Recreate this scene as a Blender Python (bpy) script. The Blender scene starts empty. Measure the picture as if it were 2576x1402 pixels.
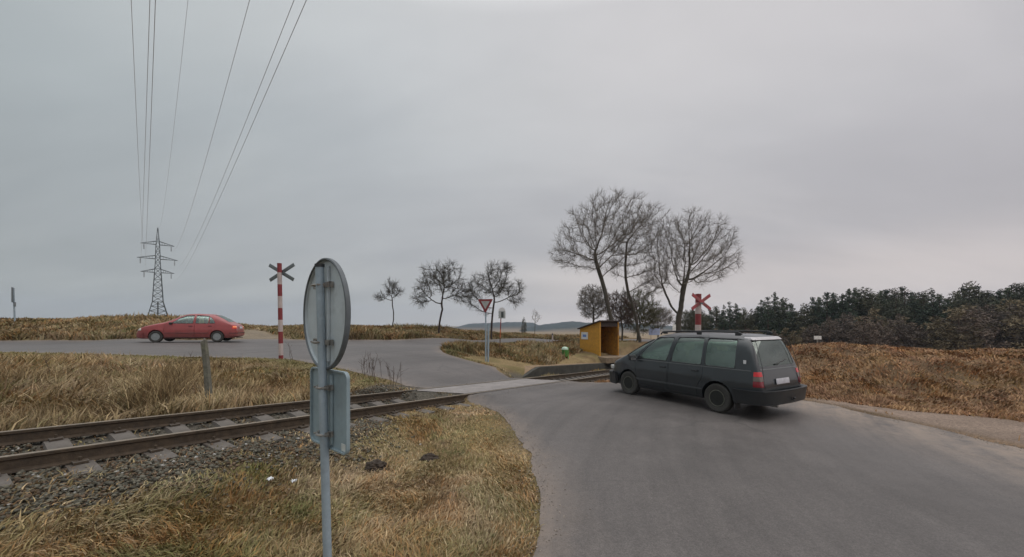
import bpy, bmesh, math, random
import numpy as np
from mathutils import Vector, Matrix
from mathutils.geometry import delaunay_2d_cdt
S = bpy.context.scene
C = S.collection
PI = math.pi
R = math.radians
# ------------------------------------------------------------------ camera
FPX, CX, HY, EYE = 980.0, 1288.0, 812.0, 2.05
cam_d = bpy.data.cameras.new("camera")
cam_d.sensor_width = 36
cam_d.lens = 36 * FPX / 2576
cam_d.shift_y = 111 / 2576
cam_d.clip_start = 0.1
cam_d.clip_end = 8000
cam = bpy.data.objects.new("camera", cam_d)
C.objects.link(cam)
cam.location = (0, 0, EYE)
cam.rotation_euler = (PI / 2, 0, 0)
S.camera = cam
# ------------------------------------------------------------------ sky, sun, exposure
SUN_EL, SUN_AZ = 38, 95          # degrees; azimuth clockwise from +Y
S.view_settings.view_transform = 'Standard'
S.view_settings.look = 'None'
S.view_settings.gamma = 1
S.view_settings.exposure = 0
W = bpy.data.worlds.new("World")
S.world = W
W.use_nodes = True
nt = W.node_tree
nt.nodes.clear()
def N(t, typ, **kw):
    n = t.nodes.new(typ)
    for k, v in kw.items():
        setattr(n, k, v)
    return n
def val(t, op, a, b=None, c=None, clamp=False):
    n = t.nodes.new('ShaderNodeMath'); n.operation = op; n.use_clamp = clamp
    for i, x in enumerate((a, b, c)):
        if x is None: continue
        if isinstance(x, (int, float)): n.inputs[i].default_value = x
        else: t.links.new(x, n.inputs[i])
    return n.outputs[0]
def mixc(t, f, a, b, blend='MIX'):
    n = t.nodes.new('ShaderNodeMix'); n.data_type = 'RGBA'; n.blend_type = blend
    for i, x in ((0, f), (6, a), (7, b)):
        if isinstance(x, (int, float)): n.inputs[i].default_value = x
        elif isinstance(x, (tuple, list)): n.inputs[i].default_value = (x[0], x[1], x[2], 1)
        else: t.links.new(x, n.inputs[i])
    return n.outputs[2]
def ramp(t, f, stops, interp='LINEAR'):
    n = t.nodes.new('ShaderNodeValToRGB'); n.color_ramp.interpolation = interp
    e = n.color_ramp.elements
    while len(e) < len(stops): e.new(0.5)
    for k, (p, c) in enumerate(stops):
        e[k].position = p
        e[k].color = (c, c, c, 1) if isinstance(c, (int, float)) else (c[0], c[1], c[2], 1)
    t.links.new(f, n.inputs[0])
    return n.outputs[0]
tc = N(nt, 'ShaderNodeTexCoord')
sep = N(nt, 'ShaderNodeSeparateXYZ'); nt.links.new(tc.outputs['Generated'], sep.inputs[0])
sx, sy, sz = sep.outputs
zz = val(nt, 'MAXIMUM', sz, 0.0)
den = val(nt, 'ADD', zz, 0.30)
cmb = N(nt, 'ShaderNodeCombineXYZ')
nt.links.new(val(nt, 'DIVIDE', sx, den), cmb.inputs[0])
nt.links.new(val(nt, 'DIVIDE', sy, den), cmb.inputs[1])
rot = N(nt, 'ShaderNodeMapping'); rot.inputs['Rotation'].default_value = (0, 0, R(35)); rot.inputs['Location'].default_value = (3.1, 1.7, 0); rot.inputs['Scale'].default_value = (1.0, 2.2, 1)
nt.links.new(cmb.outputs[0], rot.inputs[0])
n1 = N(nt, 'ShaderNodeTexNoise'); n1.inputs['Scale'].default_value = 0.8; n1.inputs['Detail'].default_value = 4; n1.inputs['Roughness'].default_value = 0.5; n1.inputs['Distortion'].default_value = .6
nt.links.new(rot.outputs[0], n1.inputs[0])
n2 = N(nt, 'ShaderNodeTexNoise'); n2.inputs['Scale'].default_value = 2.3; n2.inputs['Detail'].default_value = 5
nt.links.new(rot.outputs[0], n2.inputs[0])
# elevation: grey overcast in view, brighter towards the zenith; pale band along the horizon
elev = ramp(nt, sz, [(0.0, (.47, .46, .45)), (.05, (.435, .435, .43)), (.16, (.405, .41, .42)), (.40, (.450, .466, .480)), (.62, (.52, .53, .54)), (1.0, (1.9, 1.9, 1.9))])
# azimuth: darker and cooler in the west, slightly warm in the east
azf = val(nt, 'MULTIPLY_ADD', sx, 0.5, 0.5)
azc = ramp(nt, azf, [(0.0, (.74, .79, .77)), (.14, (.80, .85, .85)), (.35, (.96, .98, .985)), (.6, (1.03, 1.0, 1.0)), (1.0, (1.06, .99, .99))])
cl = ramp(nt, n1.outputs[0], [(.25, (.91, .91, .92)), (.75, (1.08, 1.07, 1.06))], 'EASE')
cl2 = ramp(nt, n2.outputs[0], [(.25, .965), (.75, 1.035)])
lowb = val(nt, 'MULTIPLY', ramp(nt, sz, [(.0, 1.0), (.09, .55), (.2, 0.0)], 'EASE'), ramp(nt, azf, [(.40, 0.0), (.60, .9), (1.0, .75)], 'EASE'))
elev = mixc(nt, lowb, elev, (.68, .63, .595))
cloud = mixc(nt, 1.0, mixc(nt, 1.0, mixc(nt, 1.0, elev, azc, 'MULTIPLY'), cl, 'MULTIPLY'), cl2, 'MULTIPLY')
sky = N(nt, 'ShaderNodeTexSky', sky_type='NISHITA', sun_disc=False)
sky.sun_elevation = R(SUN_EL); sky.sun_rotation = R(SUN_AZ); sky.dust_density = 3
skd = mixc(nt, 1.0, sky.outputs[0], (.06, .06, .06), 'MULTIPLY')
fin = mixc(nt, 0.95, skd, cloud)
bg = N(nt, 'ShaderNodeBackground'); bg.inputs[1].default_value = 1.19
nt.links.new(fin, bg.inputs[0])
wo = N(nt, 'ShaderNodeOutputWorld'); nt.links.new(bg.outputs[0], wo.inputs[0])
sd = bpy.data.lights.new("sun", 'SUN'); sd.energy = 0.5; sd.angle = R(40); sd.color = (1, .96, .9)
so = bpy.data.objects.new("sun", sd); C.objects.link(so)
so.rotation_euler = (R(90 - SUN_EL), 0, R(180 - SUN_AZ))
# ------------------------------------------------------------------ helpers
rng = np.random.default_rng(7)
random.seed(7)
def PX(u, v, Y):
    "point whose place in the photograph (2576 px wide) is u, v at distance Y in front of the camera"
    return ((u - CX) / FPX * Y, Y, EYE + (HY - v) / FPX * Y)
def tag(o, label=None, cat=None, group=None, kind=None):
    if label: o['label'] = label
    if cat: o['category'] = cat
    if group: o['group'] = group
    if kind: o['kind'] = kind
    return o
def empty(name, loc=(0, 0, 0), rz=0):
    o = bpy.data.objects.new(name, None); C.objects.link(o)
    o.location = loc; o.rotation_euler = (0, 0, rz); o.empty_display_size = .2
    return o
def meshobj(name, verts, faces, mats, parent=None, smooth=False, matidx=None, cols=None):
    me = bpy.data.meshes.new(name)
    me.from_pydata([tuple(map(float, v)) for v in verts], [], faces)
    return finish(name, me, mats, parent, smooth, matidx, cols)
def finish(name, me, mats, parent=None, smooth=False, matidx=None, cols=None):
    if not isinstance(mats, (list, tuple)): mats = [mats]
    for m in mats: me.materials.append(m)
    if matidx is not None: me.polygons.foreach_set('material_index', matidx)
    if cols is not None:
        a = me.color_attributes.new('tint', 'FLOAT_COLOR', 'POINT')
        c = np.ones((len(me.vertices), 4), dtype=np.float32); c[:, :3] = cols
        a.data.foreach_set('color', c.ravel())
    if smooth:
        me.polygons.foreach_set('use_smooth', [True] * len(me.polygons))
        if smooth is not True: me.set_sharp_from_angle(angle=R(smooth))
    me.update()
    o = bpy.data.objects.new(name, me); C.objects.link(o)
    if parent: o.parent = parent
    return o
def fastmesh(name, V, F, mats, cols=None, parent=None, smooth=False):
    "V (n,3), F (m,k) equal-sized faces"
    V = np.asarray(V, np.float32); F = np.asarray(F, np.int32)
    me = bpy.data.meshes.new(name)
    me.vertices.add(len(V)); me.vertices.foreach_set('co', V.ravel())
    k = F.shape[1]
    me.loops.add(F.size); me.loops.foreach_set('vertex_index', F.ravel())
    me.polygons.add(len(F)); me.polygons.foreach_set('loop_start', np.arange(len(F), dtype=np.int32) * k)
    me.update(calc_edges=True); me.validate()
    return finish(name, me, mats, parent, smooth, None, cols)
class MB:
    "collects primitives into one mesh"
    def __init__(s): s.bm = bmesh.new(); s.mi = 0
    def _n(s, before):
        for f in s.bm.faces:
            if f.index == -1 or f not in before: pass
    def box(s, c, d, rot=None, bevel=0, mi=0):
        r = bmesh.ops.create_cube(s.bm, size=1)
        vs = r['verts']
        M = Matrix.Translation(c) @ (rot.to_4x4() if rot else Matrix()) @ Matrix.Diagonal((*d, 1))
        bmesh.ops.transform(s.bm, matrix=M, verts=vs)
        fs = set(f for v in vs for f in v.link_faces)
        for f in fs: f.material_index = mi
        if bevel:
            es = list(set(e for v in vs for e in v.link_edges))
            bmesh.ops.bevel(s.bm, geom=es, offset=bevel, segments=2, affect='EDGES', profile=.5)
        return s
    def tube(s, pts, rad, n=8, mi=0, cap=True):
        pts = [Vector(p) for p in pts]
        if not hasattr(rad, '__len__'): rad = [rad] * len(pts)
        rings = []; pu = None
        for i, p in enumerate(pts):
            d = (pts[min(i + 1, len(pts) - 1)] - pts[max(i - 1, 0)]).normalized()
            u = pu - d * pu.dot(d) if pu else d.orthogonal()
            u.normalize(); pu = u; w = d.cross(u)
            rings.append([s.bm.verts.new(p + (u * math.cos(a) + w * math.sin(a)) * rad[i]) for a in [2 * PI * k / n for k in range(n)]])
        for a, b in zip(rings, rings[1:]):
            for k in range(n):
                f = s.bm.faces.new((a[k], a[(k + 1) % n], b[(k + 1) % n], b[k])); f.material_index = mi; f.smooth = True
        if cap:
            f = s.bm.faces.new(rings[0][::-1]); f.material_index = mi
            f = s.bm.faces.new(rings[-1]); f.material_index = mi
        return s
    def lathe(s, prof, M=None, n=32, mi=0, cap=True):
        "profile (r, z) turned about z, then matrix"
        M = M or Matrix()
        rings = []
        for r, z in prof:
            rings.append([s.bm.verts.new(M @ Vector((r * math.cos(2 * PI * k / n), r * math.sin(2 * PI * k / n), z))) for k in range(n)])
        for a, b in zip(rings, rings[1:]):
            for k in range(n):
                f = s.bm.faces.new((a[k], a[(k + 1) % n], b[(k + 1) % n], b[k])); f.material_index = mi; f.smooth = True
        for rg, pr, fl in ((rings[0], prof[0], 1), (rings[-1], prof[-1], 0)):
            if pr[0] > 1e-5 and cap:
                f = s.bm.faces.new(rg[::-1] if fl else rg); f.material_index = mi
        return s
    def prism(s, poly, t0, t1, M=None, mi=0):
        "polygon in xy extruded in z"
        M = M or Matrix()
        a = [s.bm.verts.new(M @ Vector((x, y, t0))) for x, y in poly]
        b = [s.bm.verts.new(M @ Vector((x, y, t1))) for x, y in poly]
        n = len(poly)
        fs = [s.bm.faces.new(a[::-1]), s.bm.faces.new(b)]
        for k in range(n): fs.append(s.bm.faces.new((a[k], a[(k + 1) % n], b[(k + 1) % n], b[k])))
        for f in fs: f.material_index = mi
        return s
    def mesh(s, name='m'):
        bmesh.ops.remove_doubles(s.bm, verts=s.bm.verts, dist=1e-5)
        bmesh.ops.recalc_face_normals(s.bm, faces=s.bm.faces)
        me = bpy.data.meshes.new(name); s.bm.to_mesh(me); s.bm.free(); return me
    def build(s, name, mats, parent=None, smooth=35):
        me = s.mesh(name)
        if not isinstance(mats, (list, tuple)): mats = [mats]
        for m in mats: me.materials.append(m)
        if smooth:
            me.polygons.foreach_set('use_smooth', [True] * len(me.polygons)); me.set_sharp_from_angle(angle=R(smooth))
        o = bpy.data.objects.new(name, me); C.objects.link(o)
        if parent: o.parent = parent
        return o
# numpy value noise
_perm = rng.random((256, 256))
def vnoise(x, y, scale=1.0, seed=0):
    x = np.asarray(x, float) * scale + 37.7 * seed + 1000; y = np.asarray(y, float) * scale + 91.3 * seed + 1000
    xi = np.floor(x).astype(int); yi = np.floor(y).astype(int)
    fx = x - xi; fy = y - yi; fx = fx * fx * (3 - 2 * fx); fy = fy * fy * (3 - 2 * fy)
    g = lambda a, b: _perm[a % 256, b % 256]
    return (g(xi, yi) * (1 - fx) + g(xi + 1, yi) * fx) * (1 - fy) + (g(xi, yi + 1) * (1 - fx) + g(xi + 1, yi + 1) * fx) * fy
def fbm(x, y, scale, seed=0, o=3):
    s = 0; a = .5; t = 0
    for k in range(o): s = s + a * vnoise(x, y, scale * 2 ** k, seed + k * 5); t += a; a *= .5
    return s / t
def sst(a, b, x):
    t = np.clip((x - a) / (b - a), 0, 1); return t * t * (3 - 2 * t)
# ------------------------------------------------------------------ materials
def mat(name, col, rough=.6, metal=0, var=.12, nscale=8, bump=0, bscale=40, col2=None, coat=0, emit=None, spec=.5, dirt=None, detail=4):
    "principled with procedural colour variation and bump"
    m = bpy.data.materials.new(name); m.use_nodes = True; t = m.node_tree; b = t.nodes['Principled BSDF']
    tcn = N(t, 'ShaderNodeTexCoord')
    nz = N(t, 'ShaderNodeTexNoise'); nz.inputs['Scale'].default_value = nscale; nz.inputs['Detail'].default_value = detail; nz.inputs['Roughness'].default_value = .65
    t.links.new(tcn.outputs['Object'], nz.inputs[0])
    c2 = col2 or tuple(x * (1 + var) for x in col)
    c1 = tuple(x * (1 - var) for x in col) if not col2 else col
    f = ramp(t, nz.outputs[0], [(.35, 0.0), (.65, 1.0)])
    cc = mixc(t, f, c1, c2)
    if dirt:
        nd = N(t, 'ShaderNodeTexNoise'); nd.inputs['Scale'].default_value = nscale * .35; nd.inputs['Detail'].default_value = 6; nd.inputs['Roughness'].default_value = .75
        t.links.new(tcn.outputs['Object'], nd.inputs[0])
        cc = mixc(t, val(t, 'MULTIPLY', ramp(t, nd.outputs[0], [(.5, 0.0), (.68, 1.0)]), dirt[3]), cc, dirt[:3])
    t.links.new(cc, b.inputs['Base Color'])
    b.inputs['Metallic'].default_value = metal
    b.inputs['Specular IOR Level'].default_value = spec
    b.inputs['Coat Weight'].default_value = coat
    rr = val(t, 'MULTIPLY_ADD', nz.outputs[0], .25 * rough, rough * .88)
    t.links.new(rr, b.inputs['Roughness'])
    if bump:
        nb = N(t, 'ShaderNodeTexNoise'); nb.inputs['Scale'].default_value = bscale; nb.inputs['Detail'].default_value = 4
        t.links.new(tcn.outputs['Object'], nb.inputs[0])
        bu = N(t, 'ShaderNodeBump'); bu.inputs['Strength'].default_value = bump; bu.inputs['Distance'].default_value = .02
        t.links.new(nb.outputs[0], bu.inputs['Height']); t.links.new(bu.outputs[0], b.inputs['Normal'])
    if emit:
        b.inputs['Emission Color'].default_value = (*emit[0], 1); b.inputs['Emission Strength'].default_value = emit[1]
    return m
def tintmat(name, rough=.9, spec=.2, mul=1.0, nscale=30, amp=.25, bump=0):
    "colour of each blade, leaf or patch comes from the mesh's own tint"
    m = bpy.data.materials.new(name); m.use_nodes = True; t = m.node_tree; b = t.nodes['Principled BSDF']
    a = N(t, 'ShaderNodeAttribute'); a.attribute_name = 'tint'
    tcn = N(t, 'ShaderNodeTexCoord')
    nz = N(t, 'ShaderNodeTexNoise'); nz.inputs['Scale'].default_value = nscale; nz.inputs['Detail'].default_value = 6; nz.inputs['Roughness'].default_value = .7
    t.links.new(tcn.outputs['Object'], nz.inputs[0])
    f = ramp(t, nz.outputs[0], [(.3, 1 - amp), (.7, 1 + amp)])
    cc = mixc(t, 1.0, a.outputs[0], f, 'MULTIPLY')
    t.links.new(cc, b.inputs['Base Color']); b.inputs['Roughness'].default_value = rough
    b.inputs['Specular IOR Level'].default_value = spec
    if bump:
        nb = N(t, 'ShaderNodeTexNoise'); nb.inputs['Scale'].default_value = nscale * 2; nb.inputs['Detail'].default_value = 5
        t.links.new(tcn.outputs['Object'], nb.inputs[0])
        bu = N(t, 'ShaderNodeBump'); bu.inputs['Strength'].default_value = bump; bu.inputs['Distance'].default_value = .04
        t.links.new(nb.outputs[0], bu.inputs['Height']); t.links.new(bu.outputs[0], b.inputs['Normal'])
    return m
def glassmat(name, tint, refl=.16):
    m = bpy.data.materials.new(name); m.use_nodes = True; t = m.node_tree; t.nodes.clear()
    o = N(t, 'ShaderNodeOutputMaterial'); mx = N(t, 'ShaderNodeMixShader'); tr = N(t, 'ShaderNodeBsdfTransparent'); gl = N(t, 'ShaderNodeBsdfGlossy')
    fr = N(t, 'ShaderNodeFresnel'); fr.inputs[0].default_value = 1.5
    nz = N(t, 'ShaderNodeTexNoise'); nz.inputs['Scale'].default_value = 1.6
    tr.inputs[0].default_value = (*tint, 1); gl.inputs['Roughness'].default_value = .06; gl.inputs[0].default_value = (.85, .95, .9, 1)
    t.links.new(val(t, 'ADD', fr.outputs[0], val(t, 'MULTIPLY', nz.outputs[0], refl), clamp=True), mx.inputs[0])
    t.links.new(tr.outputs[0], mx.inputs[1]); t.links.new(gl.outputs[0], mx.inputs[2]); t.links.new(mx.outputs[0], o.inputs[0])
    return m
M_galv = mat('galvanised steel', (.30, .37, .42), .5, .2, .12, 5, .12, 60, dirt=(.16, .18, .18, .5))
M_plate2 = mat('lower plate back', (.24, .31, .34), .5, .0, .10, 4, .06, 30, dirt=(.15, .18, .19, .6))
M_plate = mat('sign back sheet', (.42, .475, .50), .5, .0, .10, 4, .06, 30, dirt=(.20, .22, .23, .6))
M_clamp = mat('steel clamp', (.30, .29, .27), .45, .6, .2, 20, dirt=(.16, .1, .07, .7))
M_red = mat('red paint', (.21, .026, .030), .5, 0, .15, 6, .1, 60, dirt=(.2, .05, .04, .5))
M_white = mat('white paint', (.46, .39, .37), .55, 0, .08, 6, .1, 60, dirt=(.42, .34, .30, .5))
M_grey = mat('grey blade back', (.13, .15, .155), .6, .1, .15, 8)
M_darkred = mat('red blade', (.33, .05, .06), .5, 0, .15, 8, dirt=(.2, .06, .05, .5))
M_concrete = mat('weathered concrete', (.33, .30, .27), .85, 0, .2, 6, .4, 50, dirt=(.16, .14, .11, .7))
M_sleeper = mat('concrete sleeper', (.118, .105, .092), .85, 0, .18, 5, .4, 60, dirt=(.07, .055, .042, .85))
M_post = mat('old lichen concrete post', (.13, .125, .10), .9, 0, .3, 9, .5, 40, dirt=(.20, .21, .13, .6))
M_rim = mat('dark sign edge', (.10, .115, .125), .6, 0, .2, 8)
M_rail = mat('rusty rail', (.075, .054, .036), .7, .3, .3, 12, .3, 60, dirt=(.05, .04, .032, .7))
M_railtop = mat('worn rail head', (.26, .21, .155), .45, .5, .15, 20)
M_rubber = mat('tyre rubber', (.040, .038, .034), .8, 0, .2, 20)
M_plastic = mat('black plastic', (.02, .021, .023), .55, 0, .2, 20)
M_seat = mat('grey seat cloth', (.035, .038, .04), .9, 0, .2, 30)
M_bark = mat('tree bark', (.075, .064, .050), .9, 0, .3, 12, .6, 30, dirt=(.07, .075, .045, .6))
M_twig = mat('twigs', (.165, .145, .122), .9, 0, .3, 3)
M_barkA = mat('apple bark', (.05, .036, .032), .9, 0, .3, 12, .6, 30)
M_twigA = mat('apple twigs', (.060, .052, .038), .9, 0, .35, 3)
M_steel = mat('lattice steel', (.10, .115, .12), .6, .4, .2, 1)
M_wire = mat('power line', (.5, .52, .55), .6, .2, .1, 1)
M_ochre = mat('ochre painted board', (.50, .25, .030), .65, 0, .10, 5, .15, 40, dirt=(.32, .14, .03, .5))
M_felt = mat('roof felt', (.055, .04, .035), .9, 0, .3, 10)
M_brownwood = mat('brown inner boards', (.42, .20, .030), .8, 0, .25, 7, .2, 40, dirt=(.1, .05, .02, .7))
M_green = mat('green plastic', (.085, .30, .07), .5, 0, .12, 8, dirt=(.06, .16, .05, .6))
M_greenlid = mat('pale green lid', (.42, .55, .44), .5, 0, .12, 8)
M_signw = mat('sign face', (.62, .62, .62), .5, 0, .05, 8)
M_black = mat('black sign paint', (.03, .03, .035), .5)
M_blue = mat('blue print', (.12, .22, .5), .5)
M_paper = mat('litter', (.78, .80, .82), .6, 0, .05, 20)
M_earth = mat('dark molehill earth', (.042, .030, .021), .95, 0, .35, 20, .8, 60)
# ------------------------------------------------------------------ terrain
DX, DY = .549 / math.hypot(.549, .836), .836 / math.hypot(.549, .836)
OX, OY = -1.50, 9.33                       # near rail at the left edge of the crossing
def track_ts(x, y):
    a = x - OX; b = y - OY
    return a * DX + b * DY, a * DY - b * DX
def track_xy(t, s): return OX + t * DX + s * DY, OY + t * DY - s * DX
def zrail(t): return .285 - .066 * t + 0 * t
# edges of the asphalt: u, v, distance
FAR = [(-500, 857, 17.8), (-300, 857, 19), (0, 857, 20.3), (240, 857, 21.0), (480, 857, 21.8), (800, 857, 24.2), (1000, 857, 26.6), (1200, 857, 32), (1400, 856, 40), (1500, 856, 47), (1700, 858, 60)]
NEARR = [(1700, 863, 50), (1500, 864, 39), (1400, 864, 33.5), (1250, 866, 27.5), (1160, 868, 23.8), (1108, 874, 20.3), (1104, 882, 18.6), (1145, 899, 17.2), (1210, 916, 16.4), (1310, 940, 15.6)]
CROSSR = [(1400, 951, 15.5), (1540, 962, 14.0), (1750, 978, 12.6)]
RIGHT = [(2020, 1006, 10.6), (2250, 1054, 8.5), (2576, 1130, 6.4), (3000, 1240, 4.75)]
LEFTN = [(1300, 1550, 2.72), (1335, 1402, 3.4), (1353, 1300, 4.12), (1350, 1210, 5.05), (1322, 1120, 6.4), (1262, 1040, 8.3), (1180, 990, 9.95)]
LEFTF = [(1060, 967, 10.9), (900, 938, 12.0), (800, 917, 12.9), (720, 904, 13.7), (600, 901, 14.1), (510, 900, 14.0), (300, 893, 13.8), (0, 887, 13.3), (-300, 884, 12.6), (-500, 884, 11.6)]
ctrl = []
for L in (FAR, NEARR, CROSSR, RIGHT, LEFTN, LEFTF):
    ctrl += [PX(*p) for p in L]
def byz(u, v, z):
    Y = FPX * (EYE - z) / (v - HY); return PX(u, v, Y)
for t in (-14, -9, -5, -2, 0, 3, 6, 10, 16, 24):
    ctrl.append((*track_xy(t, -.75), zrail(t) - .2))
for t in (-14, -9, -5, -2.5):
    ctrl.append((*track_xy(t, 2.2), zrail(t) - .48)); ctrl.append((*track_xy(t, -3.2), zrail(t) - .42))
ctrl += [(0, 0, 0), (-1.17, 2.4, 0.0), (1, 5.4, 0), (4, 3, 0), (10, 3, 0), (-3, 0, .05), (-8, -4, .5), (8, -8, 0), (0, -12, 0),
         (3.34, 11.1, 0), (4.62, 8.9, 0), (6.6, 9.6, 0), (5.2, 11.9, -.02), (8.5, 5.5, 0)]
ctrl += [PX(480, 862, 19.6), PX(390, 862, 19.3), PX(570, 862.5, 19.9), PX(250, 862, 18.6)]
ctrl += [byz(2130, 1015, -.06), byz(2576, 1060, -.1), byz(2850, 1100, -.1),
         PX(2060, 868, 15.6), PX(2200, 876, 15.4), PX(2400, 886, 14.6), PX(2600, 888, 14.0), PX(2900, 890, 13),
         PX(1940, 885, 17), PX(2075, 985, 11.7), PX(2350, 1010, 10.9), PX(2576, 1032, 10.0)]
ctrl += [(17, 19, .0), (26, 21, -.3), (34, 14, -.6), (10, 22, -.9), (9, 17, -.3), (9, 30, -1.1), (30, 40, -2.2), (60, 70, -4.2), (40, 90, -4.6), (90, 60, -4.5), (80, 20, -3)]
ctrl += [PX(1507, 895, 26), PX(1460, 882, 28), PX(1550, 893, 26.8), byz(1421, 897, .0), byz(1222, 905, .30), byz(1257, 886, .5), byz(1330, 872, .45), PX(1600, 868, 34), PX(1705, 868, 36)]
crest = [PX(0, 806, 24), PX(-300, 806, 22.5), PX(220, 807, 24.5), PX(430, 808, 25.2), PX(560, 816, 25.8), PX(650, 830, 26.2), PX(740, 824, 27), PX(820, 821, 28), PX(900, 824, 29), PX(1050, 827, 32), PX(1150, 832, 36)]
ctrl += crest + [(p[0] * (1 + 6 / p[1]), p[1] + 6, p[2] - .75) for p in crest] + [(p[0] * (1 + 16 / p[1]), p[1] + 16, p[2] - 1.7) for p in crest]
ctrl += [PX(1300, 841, 44), PX(1420, 848, 52), PX(1560, 850, 62)]
ctrl += [PX(250, 968, 8.9), PX(0, 925, 10.4), PX(0, 990, 7.4), PX(528, 1015, 8.0), PX(650, 950, 10.4), PX(400, 930, 11.2)]
ctrl += [(-60, 60, -.6), (-30, 70, -1.5), (-90, 30, 1.5), (-40, 10, 1.8), (-100, -30, 2), (0, 80, -2.5), (15, 110, -4), (-20, -20, 1), (60, -30, -2), (0, -60, 0), (-60, 120, -2.5), (100, 110, -6), (-30, -2, 1.6)]
K = np.array(ctrl, float)
def _phi(r2): return np.where(r2 > 1e-9, .5 * r2 * np.log(np.maximum(r2, 1e-9)), 0)
n_ = len(K)
A = np.zeros((n_ + 3, n_ + 3)); d2 = ((K[:, None, :2] - K[None, :, :2]) ** 2).sum(-1)
A[:n_, :n_] = _phi(d2) + np.eye(n_) * .35
A[:n_, n_:] = np.c_[np.ones(n_), K[:, :2]]; A[n_:, :n_] = A[:n_, n_:].T
_w = np.linalg.solve(A, np.r_[K[:, 2], 0, 0, 0])
def Tbase(x, y):
    x = np.asarray(x, float); y = np.asarray(y, float); sh = x.shape; x = x.ravel(); y = y.ravel()
    z = _w[n_] + _w[n_ + 1] * x + _w[n_ + 2] * y
    for k in range(n_): z = z + _w[k] * _phi((x - K[k, 0]) ** 2 + (y - K[k, 1]) ** 2)
    r = np.hypot(x, y)
    zf = -4 - np.clip(r - 120, 0, 900) * .02 - 2 * np.sin(x * .006) - 1.5 * np.sin(y * .004 + 1)
    w = sst(80, 150, r)
    return (z * (1 - w) + zf * w).reshape(sh)
def T(x, y):
    x = np.asarray(x, float); y = np.asarray(y, float)
    z = Tbase(x, y)
    t, s = track_ts(x, y)
    q = np.abs(s + .75)
    # where the road crosses, the surface comes up to the rail heads
    cr = sst(.02 + .49 * (s + .75), .36 + .49 * (s + .75), t) * (1 - sst(6.2 + .35 * (s + .75), 6.7 + .35 * (s + .75), t))
    zt = zrail(t) - (.205 + .06 * (1 - sst(.50, .66, q))) * (1 - cr) - .016 * cr
    w = 1 - sst(1.35, 2.3 + .25 * (s > 0), q)
    w = w * sst(-60, -40, t) * (1 - sst(30, 45, t))
    return z * (1 - w) + zt * w
def T1(x, y): return float(T(np.array([x]), np.array([y]))[0])
def smoothpoly(pts, it=2):
    for _ in range(it):
        q = [pts[0]]
        for a, b in zip(pts, pts[1:]):
            q.append((a[0] * .75 + b[0] * .25, a[1] * .75 + b[1] * .25)); q.append((a[0] * .25 + b[0] * .75, a[1] * .25 + b[1] * .75))
        q.append(pts[-1]); pts = q
    return pts
def xy(L): return [PX(*p)[:2] for p in L]
outline = smoothpoly([(-45, 13)] + xy(FAR) + [(40, 75)])
outline += smoothpoly([(44, 71)] + xy(NEARR) + xy(CROSSR) + xy(RIGHT) + [(12, 1), (16, -14)])
outline += smoothpoly([(-3, -14), (-.9, -3), (-.25, .8)] + xy(LEFTN) + xy(LEFTF) + [(-40, 7)])
_o = []
for i in range(len(outline)):
    p, q = outline[i - 1], outline[i]; L = math.dist(p, q); k = max(1, int(L / .09)) if min(math.hypot(*p), math.hypot(*q)) < 15 else max(1, int(L / .25)) if min(math.hypot(*p), math.hypot(*q)) < 30 else 1
    for j in range(k): _o.append((p[0] + (q[0] - p[0]) * j / k, p[1] + (q[1] - p[1]) * j / k))
_a = np.array(_o); _j = (fbm(_a[:, 0], _a[:, 1], 1.6, 901) - .5) * .16 + (fbm(_a[:, 0], _a[:, 1], 7, 902) - .5) * .09; _j += (_a[:, 0] > 7) * (_a[:, 1] < 11.5) * (fbm(_a[:, 0], _a[:, 1], .9, 903) - .5) * .5
outline = [(float(p[0] + d), float(p[1] + d * .7)) for p, d in zip(_a, _j)]
def inpoly(poly, x, y):
    x = np.asarray(x); y = np.asarray(y); c = np.zeros(x.shape, bool); n = len(poly)
    for i in range(n):
        x0, y0 = poly[i]; x1, y1 = poly[i - 1]
        if y0 == y1: continue
        m = ((y0 > y) != (y1 > y)) & (x < (x1 - x0) * (y - y0) / (y1 - y0) + x0); c ^= m
    return c
def edgedist(poly, x, y, closed=True):
    d = np.full(np.shape(x), 1e9); n = len(poly)
    for i in range(0 if closed else 1, n):
        x0, y0 = poly[i - 1]; x1, y1 = poly[i]; L = (x1 - x0) ** 2 + (y1 - y0) ** 2 + 1e-12
        k = np.clip(((x - x0) * (x1 - x0) + (y - y0) * (y1 - y0)) / L, 0, 1)
        d = np.minimum(d, (x - x0 - k * (x1 - x0)) ** 2 + (y - y0 - k * (y1 - y0)) ** 2)
    return np.sqrt(d)
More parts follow.
